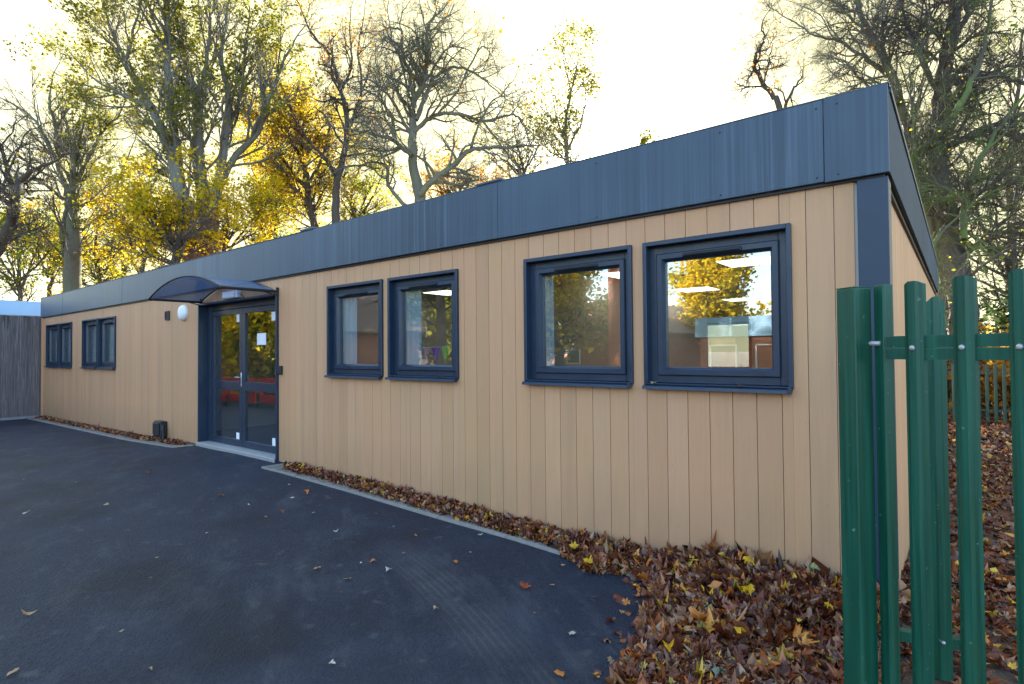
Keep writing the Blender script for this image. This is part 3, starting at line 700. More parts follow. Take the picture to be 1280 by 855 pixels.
# short return of palisade standing behind the gate
b2 = at(1174, 600, 2.64); fd = np.array((.955, .296)); fnn = np.array((.296, -.955))
BP = b2[:2]
ret = empty('palisade_fence', (BP[0], BP[1], -.3)); tag(ret, 'short green palisade panel with pointed pales standing behind the gate', 'fence')
for k, (o_, pt) in enumerate(((0, True), (.13, True))):
    pm = MB(); pp = BP+fd*o_
    zt_ = 1.729 if k == 0 else 1.70
    prof_pale = pale(pm, pp, fd, fnn, -.07, zt_, (.085 if k == 0 else .07), True); q = pm.build('pale', MT['green'], ret)
    for z in (1.49, .105): bolt(pp+fnn*.011, fnn, z, .008, par=q)
m = MB(); obox(m, BP, fd, fnn, -.165, .165, -.06, -.016, 1.45, 1.50, .003); m.build('rail', MT['green'], ret)
m = MB(); obox(m, BP, fd, fnn, -.165, .165, -.06, -.016, .07, .12, .003); m.build('rail', MT['green'], ret)
m = MB(); obox(m, BP, fd, fnn, -.055, -.035, -.05, -.012, -.30, 1.62, .002); obox(m, BP, fd, fnn, .10, .165, -.10, -.061, -.45, 1.66, .003); m.build('upright', MT['green'], ret)

# far palisade beyond the building
far = empty('palisade_fence', (4, 13.0, -.3)); tag(far, 'green palisade fence on leaf litter far behind the gate', 'fence')
for k in range(58):
    x = -1.2+k*.155; pale(MB(), (x, 13.0+.02*x), (1, 0), (0, -1), -.26, 1.12, .07, True).build('pale', MT['green_far'], far)
for z in (-.02, .88): MB().box(-1.3, 7.8, 13.05, 13.09, z, z+.05).build('rail', MT['green_far'], far)

# ------------------------------------------------------------------ fallen leaves
def leaf_shape(kind):
    """outline of one leaf lying in the XY plane, about 1 across, as a fan round its middle"""
    if kind == 0:       # five-lobed maple
        a = [(0, -.46), (.05, -.24), (.20, -.30), (.33, -.27), (.27, -.14), (.36, -.02), (.50, .10), (.37, .13), (.30, .20), (.33, .36), (.20, .31), (.13, .30), (.08, .46), (0, .55),
             (-.08, .44), (-.12, .28), (-.24, .32), (-.35, .33), (-.29, .18), (-.40, .12), (-.49, .04), (-.34, -.04), (-.28, -.15), (-.32, -.28), (-.18, -.29), (-.05, -.24)]
    elif kind == 1:     # oval
        a = [(0, -.5), (.14, -.30), (.24, -.05), (.22, .18), (.10, .40), (0, .54), (-.10, .40), (-.22, .18), (-.24, -.05), (-.14, -.30)]
    else:               # torn and crumpled
        a = [(0, -.36), (.25, -.30), (.18, -.05), (.42, .05), (.22, .28), (.02, .22), (-.10, .44), (-.28, .20), (-.22, -.02), (-.40, -.15), (-.15, -.22)]
    return np.array(a)
SH = [leaf_shape(k) for k in range(3)]
def leaf_batch(P, size, tilt, curl, kinds=(.34, .28, .38), flat=False):
    """P (n,3) positions -> verts, tris"""
    Vs, Fs, off = [], [], 0
    n = len(P); kk = rng.choice(3, n, p=kinds)
    for k in range(3):
        idx = np.where(kk == k)[0]
        if not len(idx): continue
        sh = SH[k]; m = len(sh); ns = len(idx)
        pts = np.zeros((ns, m+1, 3)); pts[:, 1:, :2] = sh[None]*(1+rng.normal(0, .07, (ns, m, 2)))
        s = size*rng.lognormal(0, .28, ns)
        c1 = rng.normal(0, curl, ns)[:, None]; c2 = rng.normal(0, curl, ns)[:, None]
        pts[..., 2] = c1*pts[..., 0]**2*2+c2*pts[..., 1]**2*2+rng.normal(0, curl*.12, (ns, m+1))
        pts *= s[:, None, None]
        ax = rng.normal(0, tilt, ns); ay = rng.normal(0, tilt, ns); az = rng.uniform(0, 6.283, ns)
        ca, sa, cb, sb, cz, sz = np.cos(ax), np.sin(ax), np.cos(ay), np.sin(ay), np.cos(az), np.sin(az)
        x, y, z = pts[..., 0], pts[..., 1], pts[..., 2]
        x, y = x*cz[:, None]-y*sz[:, None], x*sz[:, None]+y*cz[:, None]
        y, z = y*ca[:, None]-z*sa[:, None], y*sa[:, None]+z*ca[:, None]
        x, z = x*cb[:, None]+z*sb[:, None], -x*sb[:, None]+z*cb[:, None]
        v = np.stack([x, y, z], -1)+P[idx][:, None, :]
        f = np.array([(0, 1+i, 1+(i+1) % m) for i in range(m)])[None]+(np.arange(ns)*(m+1))[:, None, None]+off
        Vs.append(v.reshape(-1, 3)); Fs.append(f.reshape(-1, 3)); off += ns*(m+1)
    return np.concatenate(Vs), np.concatenate(Fs)
BROWN = [(0, (.026, .009, .006)), (.15, (.10, .022, .010)), (.32, (.19, .046, .014)), (.45, (.08, .031, .020)), (.56, (.28, .080, .020)), (.67, (.14, .062, .046)), (.77, (.33, .145, .050)), (.85, (.34, .24, .15)), (.905, (.46, .12, .02)), (.955, (.60, .27, .03)), (.985, (.70, .44, .02)), (1, (.22, .26, .10))]
M_LIT = m_leaf('leaf_litter', BROWN, .12, gloss=.05)
def pile_h(x, y):
    """height of the leaf heap against the wall, above the ground"""
    d = np.clip(YW-y, 0, 99)
    strip = (.040+.045*np.clip((x+6.5)/4.5, 0, 1))*np.clip(1-d/.36, 0, 1)*np.clip((-7.45-x)/-.3, 0, 1)
    strip2 = .035*np.clip(1-d/.33, 0, 1)*(x < -10.7)
    t = np.clip((x+1.9)/.8, 0, 1)
    edge = .40+3.2*np.clip((x+1.72)/.85, 0, 1)**1.9
    wob = .10*np.sin(x*9+1)*np.sin(y*5); edge = edge+wob
    strip = np.maximum(strip, .04*np.clip((x+3.0)/1.0, 0, 1)*np.clip(1-d/(.40+.12*np.sin(x*5)+.14*np.clip((x+4)/2, 0, 1)), 0, 1)**.6)
    heap = t*(.06+.20*np.clip(1-d/1.1, 0, 1)**1.3)*np.clip((edge-d)/.5, 0, 1)
    bumpy = .022*np.sin(x*7.3+y*2.1)*np.sin(y*6.1-x*3.3)+.012*np.sin(x*17+1)*np.sin(y*19)
    h = np.maximum(np.maximum(strip, strip2), heap)
    return np.where(h > .012, np.maximum(h+bumpy*np.clip(h*8, 0, 1), 0), 0)
xs = np.linspace(-2.6, .0, 90); ys = np.linspace(-3.6, .058, 110)
X, Y = np.meshgrid(xs, ys); H = pile_h(X, Y); Z = g(X)-.03+np.where(H > .012, H*.8+.03, 0)
nx = len(xs); ny = len(ys); i = np.arange((ny-1)*(nx-1)); r, c = i//(nx-1), i % (nx-1); a = r*nx+c
o = npmesh('leaf_heap_mould', np.stack([X, Y, Z], -1), np.stack([a, a+1, a+nx+1, a+nx], 1), MT['soil'])
tag(o, 'dark leaf mould under the heap of leaves at the wall corner', 'leaf mould', kind='stuff')
# heap of leaves
def scatter(n, x0, x1, y0, y1, fn):
    P = np.stack([rng.uniform(x0, x1, n), rng.uniform(y0, y1, n)], 1); h = fn(P[:, 0], P[:, 1]); k = h > .012
    return P[k], h[k]
Vs, Fs, off = [], [], 0
def put(P, h, size, tilt, curl, lift=.0):
    global off
    z = g(P[:, 0])+h*.85+rng.uniform(0, .030, len(P))+lift
    v, f = leaf_batch(np.column_stack([P, z]), size, tilt, curl); Vs.append(v); Fs.append(f+off); off += len(v)
P, h = scatter(12500, -2.4, 0.0, -3.6, .03, pile_h); put(P, h, .088, .42, .75)
P, h = scatter(6200, -7.5, -1.8, -.62, .03, pile_h); put(P, h, .066, .6, .7)
P, h = scatter(1500, -2.2, 0, -.35, .03, pile_h); put(P, h, .10, .9, .7, .02)
P, h = scatter(2200, -21.2, -10.7, -.26, .03, pile_h); put(P, h, .06, .5, .6)
# crumbs past the heap's ragged edge
P = np.stack([rng.uniform(-2.0, -.9, 500), rng.uniform(-3.4, -.3, 500)], 1); e = -1.75+.85*np.clip((-.35-P[:, 1])/2.6, 0, 1)**.7; k = (P[:, 0] > e-.22*rng.random(500)**2) ; P = P[k]
v, f = leaf_batch(np.column_stack([P, g(P[:, 0])+.012]), .055, .25, .4); Vs.append(v); Fs.append(f+off); off += len(v)
o = npmesh('leaf_heap', np.concatenate(Vs), np.concatenate(Fs), M_LIT)
tag(o, 'deep drift of brown and orange fallen leaves along the foot of the wall', 'fallen leaves', kind='stuff')
# litter over the ground right of and behind the gate
Vs, Fs, off = [], [], 0
def tri(n, x0, x1, y0, y1, size, tilt=.4):
    global off
    P = np.stack([rng.uniform(x0, x1, n), rng.uniform(y0, y1, n)], 1)
    dens = .5+.5*np.sin(P[:, 0]*2.1+1)*np.sin(P[:, 1]*1.3); P = P[rng.random(n) < .35+.65*dens]
    v, f = leaf_batch(np.column_stack([P, g(P[:, 0])+rng.uniform(0, .03, len(P))]), size, tilt, .5); Vs.append(v); Fs.append(f+off); off += len(v)
tri(9000, -.5, 2.5, -3.4, 1.5, .075); tri(9000, 0.0, 4, 1.5, 7, .085); tri(9000, 0.0, 7, 7, 16, .10); tri(3500, -2, 9, 16, 26, .13)
o = npmesh('leaf_litter', np.concatenate(Vs), np.concatenate(Fs), M_LIT)
tag(o, 'brown and yellow leaf litter over the soil to the right of the building', 'leaf litter', kind='stuff')
# single leaves one could count
def single(px, py, size, kind, col, lab, group=None, h=0, loc=None, tilt=.15, curl=.4):
    if loc is None:
        d = Fw+Rt*(px-640)/FPX+Up*(427.5-py)/FPX; t = 3.0
        for _ in range(30):
            q = CAM+d*t; hh = g(q[0])+pile_h(np.array([q[0]]), np.array([q[1]]))[0]*.85+.02+h; t += (hh-q[2])/d[2]*.8
        loc = CAM+d*t
    kinds = [0, 0, 0]; kinds[kind] = 1
    v, f = leaf_batch(np.zeros((1, 3)), size, tilt, curl, kinds)
    if col not in LM: LM[col] = m_leaf('leaf_'+col, [(0, LC[col]), (1, LC[col])], .2, gloss=.04)
    v[:, 2] -= v[:, 2].min()-.002
    o = npmesh('fallen_leaf', v, f, LM[col]); o.location = Vector(loc)-Vector((0, 0, .012 if h == 0 else 0)); return tag(o, lab, 'leaf', group)
LM = {}; LC = dict(yellow=(.60, .36, .012), orange=(.50, .19, .04), tan=(.38, .27, .16), brown=(.17, .075, .04), green=(.20, .24, .04), pale=(.50, .47, .40), rust=(.30, .06, .02), grey=(.16, .20, .15))
HG = 'bright leaves lying on top of the heap'
for a_ in [(936, 706, .12, 0, 'yellow', 'large bright yellow leaf standing against the wall at the top of the heap', .07, .8), (928, 700, .11, 0, 'orange', 'orange leaf tucked behind the large yellow leaf by the wall', .06, .7),
           (934, 744, .10, 0, 'yellow', 'yellow maple leaf on the heap just below the large yellow leaf', .04, .3), (1036, 763, .095, 0, 'yellow', 'yellow star shaped leaf beside the green gate post', .04, .2),
           (875, 779, .11, 0, 'orange', 'orange maple leaf spread flat in the middle of the heap', .04, .2), (921, 793, .12, 1, 'yellow', 'dull yellow curled leaf below the orange maple leaf', .04, .5),
           (964, 751, .08, 0, 'orange', 'small orange leaf right of the yellow maple leaf', .04, .3), (999, 778, .07, 0, 'yellow', 'pale yellow leaf left of the gate post in mid heap', .03, .3),
           (836, 818, .08, 0, 'yellow', 'yellow leaf low on the left of the heap', .03, .3), (783, 756, .07, 0, 'orange', 'orange yellow leaf at the left edge of the heap', .03, .3),
           (894, 735, .08, 1, 'orange', 'salmon coloured oval leaf high on the heap', .04, .4), (898, 846, .15, 0, 'grey', 'large grey green leaf at the bottom of the photo', .03, .2),
           (733, 688, .09, 0, 'orange', 'orange leaf cluster against the wall left of the big heap', .06, .6), (717, 686, .09, 0, 'yellow', 'yellow leaf against the wall left of the big heap', .05, .6), (735, 706, .07, 0, 'yellow', 'yellow leaf at the kerb left of the big heap', .03, .3)]:
    px, py, sz, kd, cl, lb, hh, ti = a_; single(px, py, sz*.85, kd, cl, lb, HG, hh, tilt=ti, curl=.8)
SC_ = [(187, 590, .10, 2, 'brown', 'brown curled leaf alone on the asphalt well left of the door'), (400, 600, .11, 1, 'green', 'yellow green leaf beside the kerb right of the door'), (383, 616, .11, 1, 'orange', 'long tan orange leaf on the asphalt near the kerb'),
       (656, 732, .10, 0, 'rust', 'rust red leaf on the asphalt left of the heap'), (731, 713, .10, 2, 'brown', 'brown curled leaf on the asphalt closest to the kerb by the heap'), (415, 827, .07, 2, 'pale', 'crumpled whitish leaf near the bottom edge of the asphalt'),
       (434, 722, .08, 1, 'tan', 'thin tan leaf on the asphalt'), (397, 709, .07, 2, 'tan', 'tan torn leaf on the asphalt right of the thin dark stain'), (777, 848, .12, 1, 'brown', 'brown leaf at the lower left tip of the heap'),
       (33, 640, .08, 1, 'pale', 'pale sliver leaf at the left edge of the asphalt')]
for px, py, sz, kd, cl, lb in SC_: single(px, py, sz, kd, cl, lb, 'single leaves lying on the asphalt')
for (px, py) in [(133, 630), (276, 618), (311, 630), (332, 645), (440, 601), (470, 641), (459, 647), (492, 657), (545, 640), (588, 689), (569, 701), (451, 702), (466, 700), (520, 668), (352, 640), (258, 665), (196, 696), (188, 721), (36, 766), (152, 787), (290, 625), (361, 605), (392, 640), (420, 663), (486, 712), (30, 598), (95, 602), (668, 764), (690, 730), (545, 760), (620, 655), (704, 705), (17, 838), (188, 834), (715, 790), (742, 745), (700, 840), (350, 610), (365, 622), (330, 603), (640, 690), (600, 668), (505, 690)]:
    cl = random.choice(['tan', 'pale', 'brown', 'tan', 'orange']); kd = random.choice([1, 2, 2]); sz = random.uniform(.035, .065)
    row = 'far back' if py < 625 else 'in the middle distance' if py < 680 else 'towards the front' if py < 750 else 'close to the camera'
    wh = 'at the left edge of the yard' if px < 60 else 'at the left of the yard' if px < 160 else 'in front of the door' if px < 345 else 'below the bunting window' if px < 520 else 'beside the kerb and heap' if px > 600 else 'right of the middle of the yard'
    single(px, py, sz, kd, cl, f"{['tiny', 'very small', 'small'][min(2, int((sz-.035)*100))]} {dict(tan='tan', pale='whitish', brown='dark brown', orange='orange')[cl]} {'oval' if kd == 1 else 'torn'} leaf {row} {wh}", 'small leaf scraps scattered over the asphalt')
for (x, w_, lb) in [(-1.68, 'tan', 'curled tan leaf at the left end of the large corner window sill'), (-.98, 'brown', 'brown leaf scrap on the large corner window sill'), (-5.08, 'tan', 'tan leaf on the left of the bunting window sill'), (-4.25, 'brown', 'brown leaf on the right of the bunting window sill')]:
    single(0, 0, .06, 2, w_, lb, 'leaf scraps on the window sills', loc=(x, .03, 1.205))

# ------------------------------------------------------------------ trees
class Wood:
    """collects tapered limbs as open tubes, meshed in batches of equal length"""
    def __init__(s): s.G = {}
    def tube(s, P, R, k=5):
        s.G.setdefault((len(P), k), []).append((P, R))
    def build(s, name, mat, parent):
        V, F, off = [], [], 0
        for (n, k), L in s.G.items():
            P = np.array([a for a, _ in L], float); R = np.array([b for _, b in L], float); m = len(L)
            T = np.gradient(P, axis=1); T /= np.linalg.norm(T, axis=2)[..., None]+1e-9
            ref = np.where((np.abs(T[:, :, 2]).mean(1) < .8)[:, None, None], np.array((0, 0, 1.)), np.array((1., .1, 0)))
            A = np.cross(T, np.broadcast_to(ref, T.shape)); A /= np.linalg.norm(A, axis=2)[..., None]+1e-9; B = np.cross(T, A)
            q = np.arange(k)*2*math.pi/k
            ring = P[:, :, None]+R[:, :, None, None]*(A[:, :, None]*np.cos(q)[None, None, :, None]+B[:, :, None]*np.sin(q)[None, None, :, None])
            V.append(ring.reshape(-1, 3)); i = np.arange(n-1)[:, None]*k; j = np.arange(k)[None]; j2 = (j+1) % k
            f = np.stack([i+j, i+j2, i+k+j2, i+k+j], -1).reshape(1, -1, 4)+(np.arange(m)*n*k)[:, None, None]+off
            F.append(f.reshape(-1, 4)); off += m*n*k
        return npmesh(name, np.concatenate(V), np.concatenate(F), mat, parent, parent.location)
def catmull(P, R, sub=5, jit=.0):
    P = np.asarray(P, float); R = np.asarray(R, float); o, ro = [], []
    Q = np.vstack([2*P[0]-P[1], P, 2*P[-1]-P[-2]])
    for i in range(len(P)-1):
        for t in np.arange(sub)/sub:
            a, b, c, d = Q[i:i+4]; o.append(.5*((2*b)+(-a+c)*t+(2*a-5*b+4*c-d)*t*t+(-a+3*b-3*c+d)*t**3)); ro.append(R[i]*(1-t)+R[i+1]*t)
    o.append(P[-1]); ro.append(R[-1]); o = np.array(o)
    if jit: o[1:-1] += rng.normal(0, jit, (len(o)-2, 3))
    return o, np.array(ro)
def unit(v): return v/(np.linalg.norm(v)+1e-9)
_G = random.gauss
def nrm3(x, y, z):
    l = math.sqrt(x*x+y*y+z*z)+1e-9; return x/l, y/l, z/l
def grow(p, d, L, r, lvl, cfg, big, small, tips):
    """one branch with its children; gnarl bends it, up lifts it (negative droops)"""
    n = cfg['seg'][lvl]; step = L/n; p = tuple(p); d = tuple(d); P = [p]; D = [d]; gn_ = cfg['gnarl']*(1+.3*lvl); up_ = cfg['up'][lvl]
    for i in range(n):
        d = nrm3(d[0]+_G(0, gn_), d[1]+_G(0, gn_), d[2]+_G(0, gn_)+up_); p = (p[0]+d[0]*step, p[1]+d[1]*step, p[2]+d[2]*step); P.append(p); D.append(d)
    R = [r*(1-i/n*.78) for i in range(n+1)]
    (big if lvl == 0 else small).tube(P, R, 5 if lvl == 0 else (4 if lvl == 1 else 3))
    if lvl+1 < len(cfg['kids']):
        m = max(1, int(cfg['kids'][lvl+1]*random.uniform(.7, 1.3)+.5)); lo, hi = cfg['ang']
        for _ in range(m):
            t = random.uniform(.22, 1.0); i = min(int(t*n), n-1); f = t*n-i; a, b = P[i], P[i+1]; q = (a[0]+(b[0]-a[0])*f, a[1]+(b[1]-a[1])*f, a[2]+(b[2]-a[2])*f)
            u = (_G(0, 1), _G(0, 1), _G(0, 1)); e = D[i]; c = nrm3(e[1]*u[2]-e[2]*u[1], e[2]*u[0]-e[0]*u[2], e[0]*u[1]-e[1]*u[0]); an = math.radians(random.uniform(lo, hi)); ca, sa = math.cos(an), math.sin(an)
            grow(q, (e[0]*ca+c[0]*sa, e[1]*ca+c[1]*sa, e[2]*ca+c[2]*sa), L*random.uniform(.40, .72)*(1.1-.4*t), R[i]*.62, lvl+1, cfg, big, small, tips)
    if lvl >= len(cfg['kids'])-2: tips.extend(P[1:])
def leaf_quads(P, size, n_each, spread, keep=1.0, droop=0.):
    P = np.asarray(P); P = P[rng.random(len(P)) < keep]
    if not len(P): return None
    C = np.repeat(P, n_each, 0)+rng.normal(0, spread, (len(P)*n_each, 3)); n = len(C)
    a = rng.normal(0, 1, (n, 3)); a[:, 2] *= .6; a /= np.linalg.norm(a, axis=1)[:, None]
    b = np.cross(a, rng.normal(0, 1, (n, 3))); b /= np.linalg.norm(b, axis=1)[:, None]
    s = (size*rng.lognormal(0, .25, n))[:, None]; up = np.cross(a, b)*s*.16
    # each leaf a bent five-cornered blade
    V = np.stack([C-a*s*.55, C-b*s*.36-a*s*.05+up, C-b*s*.20+a*s*.36+up*.5, C+a*s*.6, C+b*s*.24+a*s*.30+up*.5, C+b*s*.40-a*s*.10+up], 1).reshape(-1, 3)
    i = np.arange(n)[:, None]*6
    return V, np.concatenate([i+np.array([[0, 1, 2, 3]]), i+np.array([[0, 3, 4, 5]])])
BARK = m_bark('grey_green_bark', (.070, .068, .055), (.21, .20, .165), .40, (.12, .15, .06)); BARK2 = m_bark('brown_bark', (.035, .030, .025), (.12, .105, .088)); MOSS = m_bark('mossy_bark', (.05, .05, .035), (.12, .11, .08), .85, (.11, .16, .03))
def m_ivy():
    m, t, b = newmat('ivy_stem_bark', .9, spec=.2); n = noise(t, 4, 7, sc=(2, 2, .5), rough=.7)
    up = mixc(t, n, (.075, .075, .06), (.235, .225, .19)); lo = mixc(t, noise(t, 9, 5), (.05, .025, .018), (.26, .13, .085))
    sp = N(t, 'SeparateXYZ'); t.links.new(N(t, 'TexCoord').outputs['Object'], sp.inputs[0])
    f = N(t, 'MapRange'); f.inputs[1].default_value = 7.6; f.inputs[2].default_value = 9.6; t.links.new(math_(t, 'ADD', sp.outputs[2], math_(t, 'MULTIPLY', noise(t, 1.5, 4), 1.5)), f.inputs[0])
    t.links.new(mixc(t, f.outputs[0], lo, up), b.inputs['Base Color']); bump(t, b, n, .6, .04); return m
IVYB = m_ivy()
L_OLIVE = m_leaf('olive_leaf', [(0, (.09, .11, .018)), (.4, (.17, .18, .025)), (.75, (.28, .25, .035)), (1, (.42, .30, .035))], .5, .35)
L_GOLD = m_leaf('gold_leaf', [(0, (.20, .22, .02)), (.3, (.42, .36, .02)), (.65, (.68, .48, .02)), (1, (.66, .38, .02))], .5, .45)
L_YGREEN = m_leaf('yellow_green_leaf', [(0, (.11, .15, .02)), (.45, (.24, .27, .03)), (.8, (.48, .42, .03)), (1, (.58, .36, .03))], .5, .45)
L_RUST = m_leaf('rust_leaf', [(0, (.20, .10, .02)), (.5, (.42, .19, .03)), (1, (.50, .34, .04))], .5, .3)
L_DARK = m_leaf('dark_evergreen_leaf', [(0, (.025, .045, .012)), (.6, (.05, .085, .018)), (1, (.13, .15, .03))], .35, .3, gloss=.06)
CF = dict(gnarly=dict(seg=(7, 6, 5, 4), kids=(1, 7, 6, 4), ang=(30, 75), gnarl=.24, up=(.02, .03, .03, .02)),
          upright=dict(seg=(7, 6, 5, 4), kids=(1, 6, 5, 4), ang=(20, 48), gnarl=.11, up=(.06, .05, .03, .0)),
          twiggy=dict(seg=(7, 6, 6, 5), kids=(1, 8, 7, 5), ang=(22, 62), gnarl=.20, up=(.0, -.02, -.05, -.07)),
          shrub=dict(seg=(6, 5, 4), kids=(1, 7, 6), ang=(25, 65), gnarl=.14, up=(.06, .03, .0)))
def tree(label, limbs, cfg, bark, z, leaf=None, size=.13, n_each=1, spread=.18, keep=1.0, kids=(9, .3), Lf=2.2, group=None, base=None, leaf_rule=None, cat='tree', name='tree', up_jit=.0, tw=.030):
    """limbs: lists of (u, v, radius[, extra depth]); the first is the trunk and runs on down into the soil"""
    cfg = CF[cfg]; trunk, tw_, tips = Wood(), Wood(), []
    first = limbs[0]; b0 = at(first[0][0], first[0][1], z+(first[0][3] if len(first[0]) > 3 else 0))
    root = empty(name, (b0[0], b0[1], float(g(b0[0])))); tag(root, label, cat, group)
    for li, lm in enumerate(limbs):
        P = [at(q[0], q[1], z+(q[3] if len(q) > 3 else rng.normal(0, .25)*(0 if i == 0 else 1))) for i, q in enumerate(lm)]; R = [q[2] for q in lm]
        if li == 0: P = [np.array((b0[0]+.1, b0[1], g(b0[0])-.3))]+P; R = [R[0]*1.35]+R
        Pc, Rc = catmull(P, R, 5, .02)
        trunk.tube(Pc, Rc, 9 if li == 0 else 7)
        seg = np.linalg.norm(np.diff(Pc, axis=0), axis=1).sum(); m = int(kids[0]*seg/8)+3
        for t in rng.uniform(kids[1] if li == 0 else .12, 1.0, m):
            i = min(int(t*(len(Pc)-1)), len(Pc)-2); T = unit(Pc[i+1]-Pc[i]); a = unit(np.cross(T, rng.normal(0, 1, 3))); an = math.radians(rng.uniform(*cfg['ang']))
            grow(Pc[i], unit(T*math.cos(an)+a*math.sin(an)+np.array((0, 0, up_jit))), Lf*rng.uniform(.6, 1.25)*(1.15-.45*t), min(Rc[i]*.6, tw*2.2), 0, cfg, trunk, tw_, tips)
        grow(Pc[-1], unit(Pc[-1]-Pc[-2]), Lf*.8, Rc[-1], 0, cfg, trunk, tw_, tips)
    trunk.build('trunk', bark, root); tw_.build('branches', bark, root)
    if leaf is not None:
        T = np.array(tips)
        if leaf_rule is not None: T = T[leaf_rule(T, root)]
        q = leaf_quads(T, size, n_each, spread, keep)
        if q: npmesh('crown', q[0], q[1], leaf, root, root.location)
    return root

def clump(T, root, f=.5, s=.8):
    v = np.sin(T[:, 0]/s+1)*np.sin(T[:, 1]/s+2)*np.sin(T[:, 2]/s)+.3*np.sin(T[:, 0]*2.3)*np.sin(T[:, 2]*2.9); return v > -.25+f*.5
TG = 'trees standing beyond the building'
tree('bare leaning tree with twisted limbs at the far left edge of the photo', [[(-60, 430, .30), (-25, 340, .27), (0, 306, .25), (14, 280, .2), (20, 247, .17), (26, 227, .14), (44, 212, .08), (72, 200, .04)], [(20, 247, .12), (8, 207, .09), (-5, 170, .05)], [(0, 306, .12), (-20, 270, .08), (2, 235, .05), (30, 170, .03)]],
     'gnarly', BARK2, 23, kids=(9, .35), Lf=2.1, group=TG, leaf=L_OLIVE, keep=.008, size=.13)
tree('grey barked tree with two stems and thin green leaves, left of the ivy wrapped trees', [[(92, 400, .40), (90, 354, .37), (92, 298, .31), (91, 251, .2), (92, 219, .12), (90, 180, .06)], [(84, 320, .18), (80, 290, .17), (86, 262, .16), (84, 240, .14), (73, 205, .12), (71, 165, .09), (62, 128, .05), (66, 95, .03)],
     [(73, 205, .10), (52, 163, .07), (32, 140, .05), (4, 124, .03)], [(92, 240, .12), (102, 215, .10), (115, 190, .08), (128, 165, .06), (143, 150, .04)], [(80, 250, .09), (56, 230, .06), (20, 215, .04)], [(94, 225, .08), (100, 180, .05), (110, 120, .03)]],
     'upright', BARK, 26, kids=(13, .4), Lf=2.6, group=TG, leaf=L_OLIVE, keep=.07, size=.11, n_each=3, spread=.11, leaf_rule=lambda T, r: (T[:, 1] > r.location[1]-.5) & clump(T, r, .3))
tree('tall tree with three upright stems and olive crown, brown ivy on its base', [[(263, 360, .48), (263, 313, .45), (257, 251, .34), (250, 216, .26), (248, 160, .20), (247, 127, .17), (238, 93, .12), (225, 45, .08), (215, -20, .05)], [(264, 290, .26), (272, 239, .22), (281, 174, .18), (286, 116, .13), (277, 80, .10), (281, 39, .07), (290, -20, .04)],
     [(266, 262, .20), (273, 235, .18), (296, 193, .14), (319, 170, .12), (334, 131, .10), (345, 100, .08), (358, 70, .05), (375, 40, .03)], [(250, 180, .12), (225, 160, .09), (215, 130, .06)], [(247, 127, .12), (258, 80, .09), (262, 20, .06), (264, -30, .03)], [(281, 174, .10), (298, 130, .08), (305, 80, .06), (312, 20, .04)]],
     'upright', IVYB, 25, kids=(11, .35), Lf=2.9, group=TG, leaf=L_OLIVE, keep=.085, n_each=3, spread=.12, size=.11, leaf_rule=lambda T, r: (T[:, 2] > 8.5) & clump(T, r, .25))
tree('ivy wrapped tree forking into two long leaning stems beside the three stemmed tree', [[(242, 350, .38), (238, 305, .36), (230, 255, .30), (218, 208, .22), (203, 165, .17), (184, 123, .13), (157, 77, .09), (134, 23, .06), (120, -30, .04)], [(230, 250, .20), (220, 185, .18), (214, 135, .16), (209, 77, .14), (209, 19, .11), (202, -40, .08)],
     [(190, 135, .10), (165, 125, .07), (120, 100, .05)], [(157, 77, .08), (170, 30, .05), (180, -20, .03)], [(209, 60, .09), (190, 20, .06), (175, -30, .04)]],
     'upright', IVYB, 24, kids=(10, .35), Lf=2.9, group=TG, leaf=L_OLIVE, keep=.10, n_each=3, spread=.12, size=.11, leaf_rule=lambda T, r: (T[:, 2] > 7.5) & clump(T, r, .2))
tree('rounded golden yellow maple with dark limbs left of the gnarled bare oak', [[(400, 350, .2), (396, 300, .2), (388, 258, .17), (380, 200, .13), (372, 158, .1), (357, 120, .06)], [(388, 240, .12), (365, 215, .08), (345, 190, .05)], [(380, 200, .1), (352, 160, .06), (330, 148, .04)], [(390, 260, .1), (372, 240, .08), (355, 228, .05)], [(385, 230, .08), (402, 200, .06), (410, 170, .04)]],
     'shrub', BARK2, 28, kids=(16, .35), Lf=2.4, group=TG, leaf=L_GOLD, keep=.34, size=.105, n_each=3, spread=.12)
tree('slim forked tree with a few orange leaves between the golden maple and the oak', [[(420, 330, .22), (420, 260, .2), (422, 225, .17), (431, 190, .14), (434, 155, .12), (427, 116, .1), (413, 70, .07), (389, 39, .05), (371, 0, .03)], [(434, 165, .10), (446, 135, .08), (452, 105, .06), (448, 60, .04), (455, 20, .02)], [(420, 222, .1), (406, 197, .08), (388, 180, .05), (375, 158, .04)], [(427, 116, .06), (440, 80, .05), (437, 40, .03)]],
     'gnarly', BARK2, 26, kids=(12, .35), Lf=2.2, group=TG, leaf=L_RUST, keep=.022, size=.10)
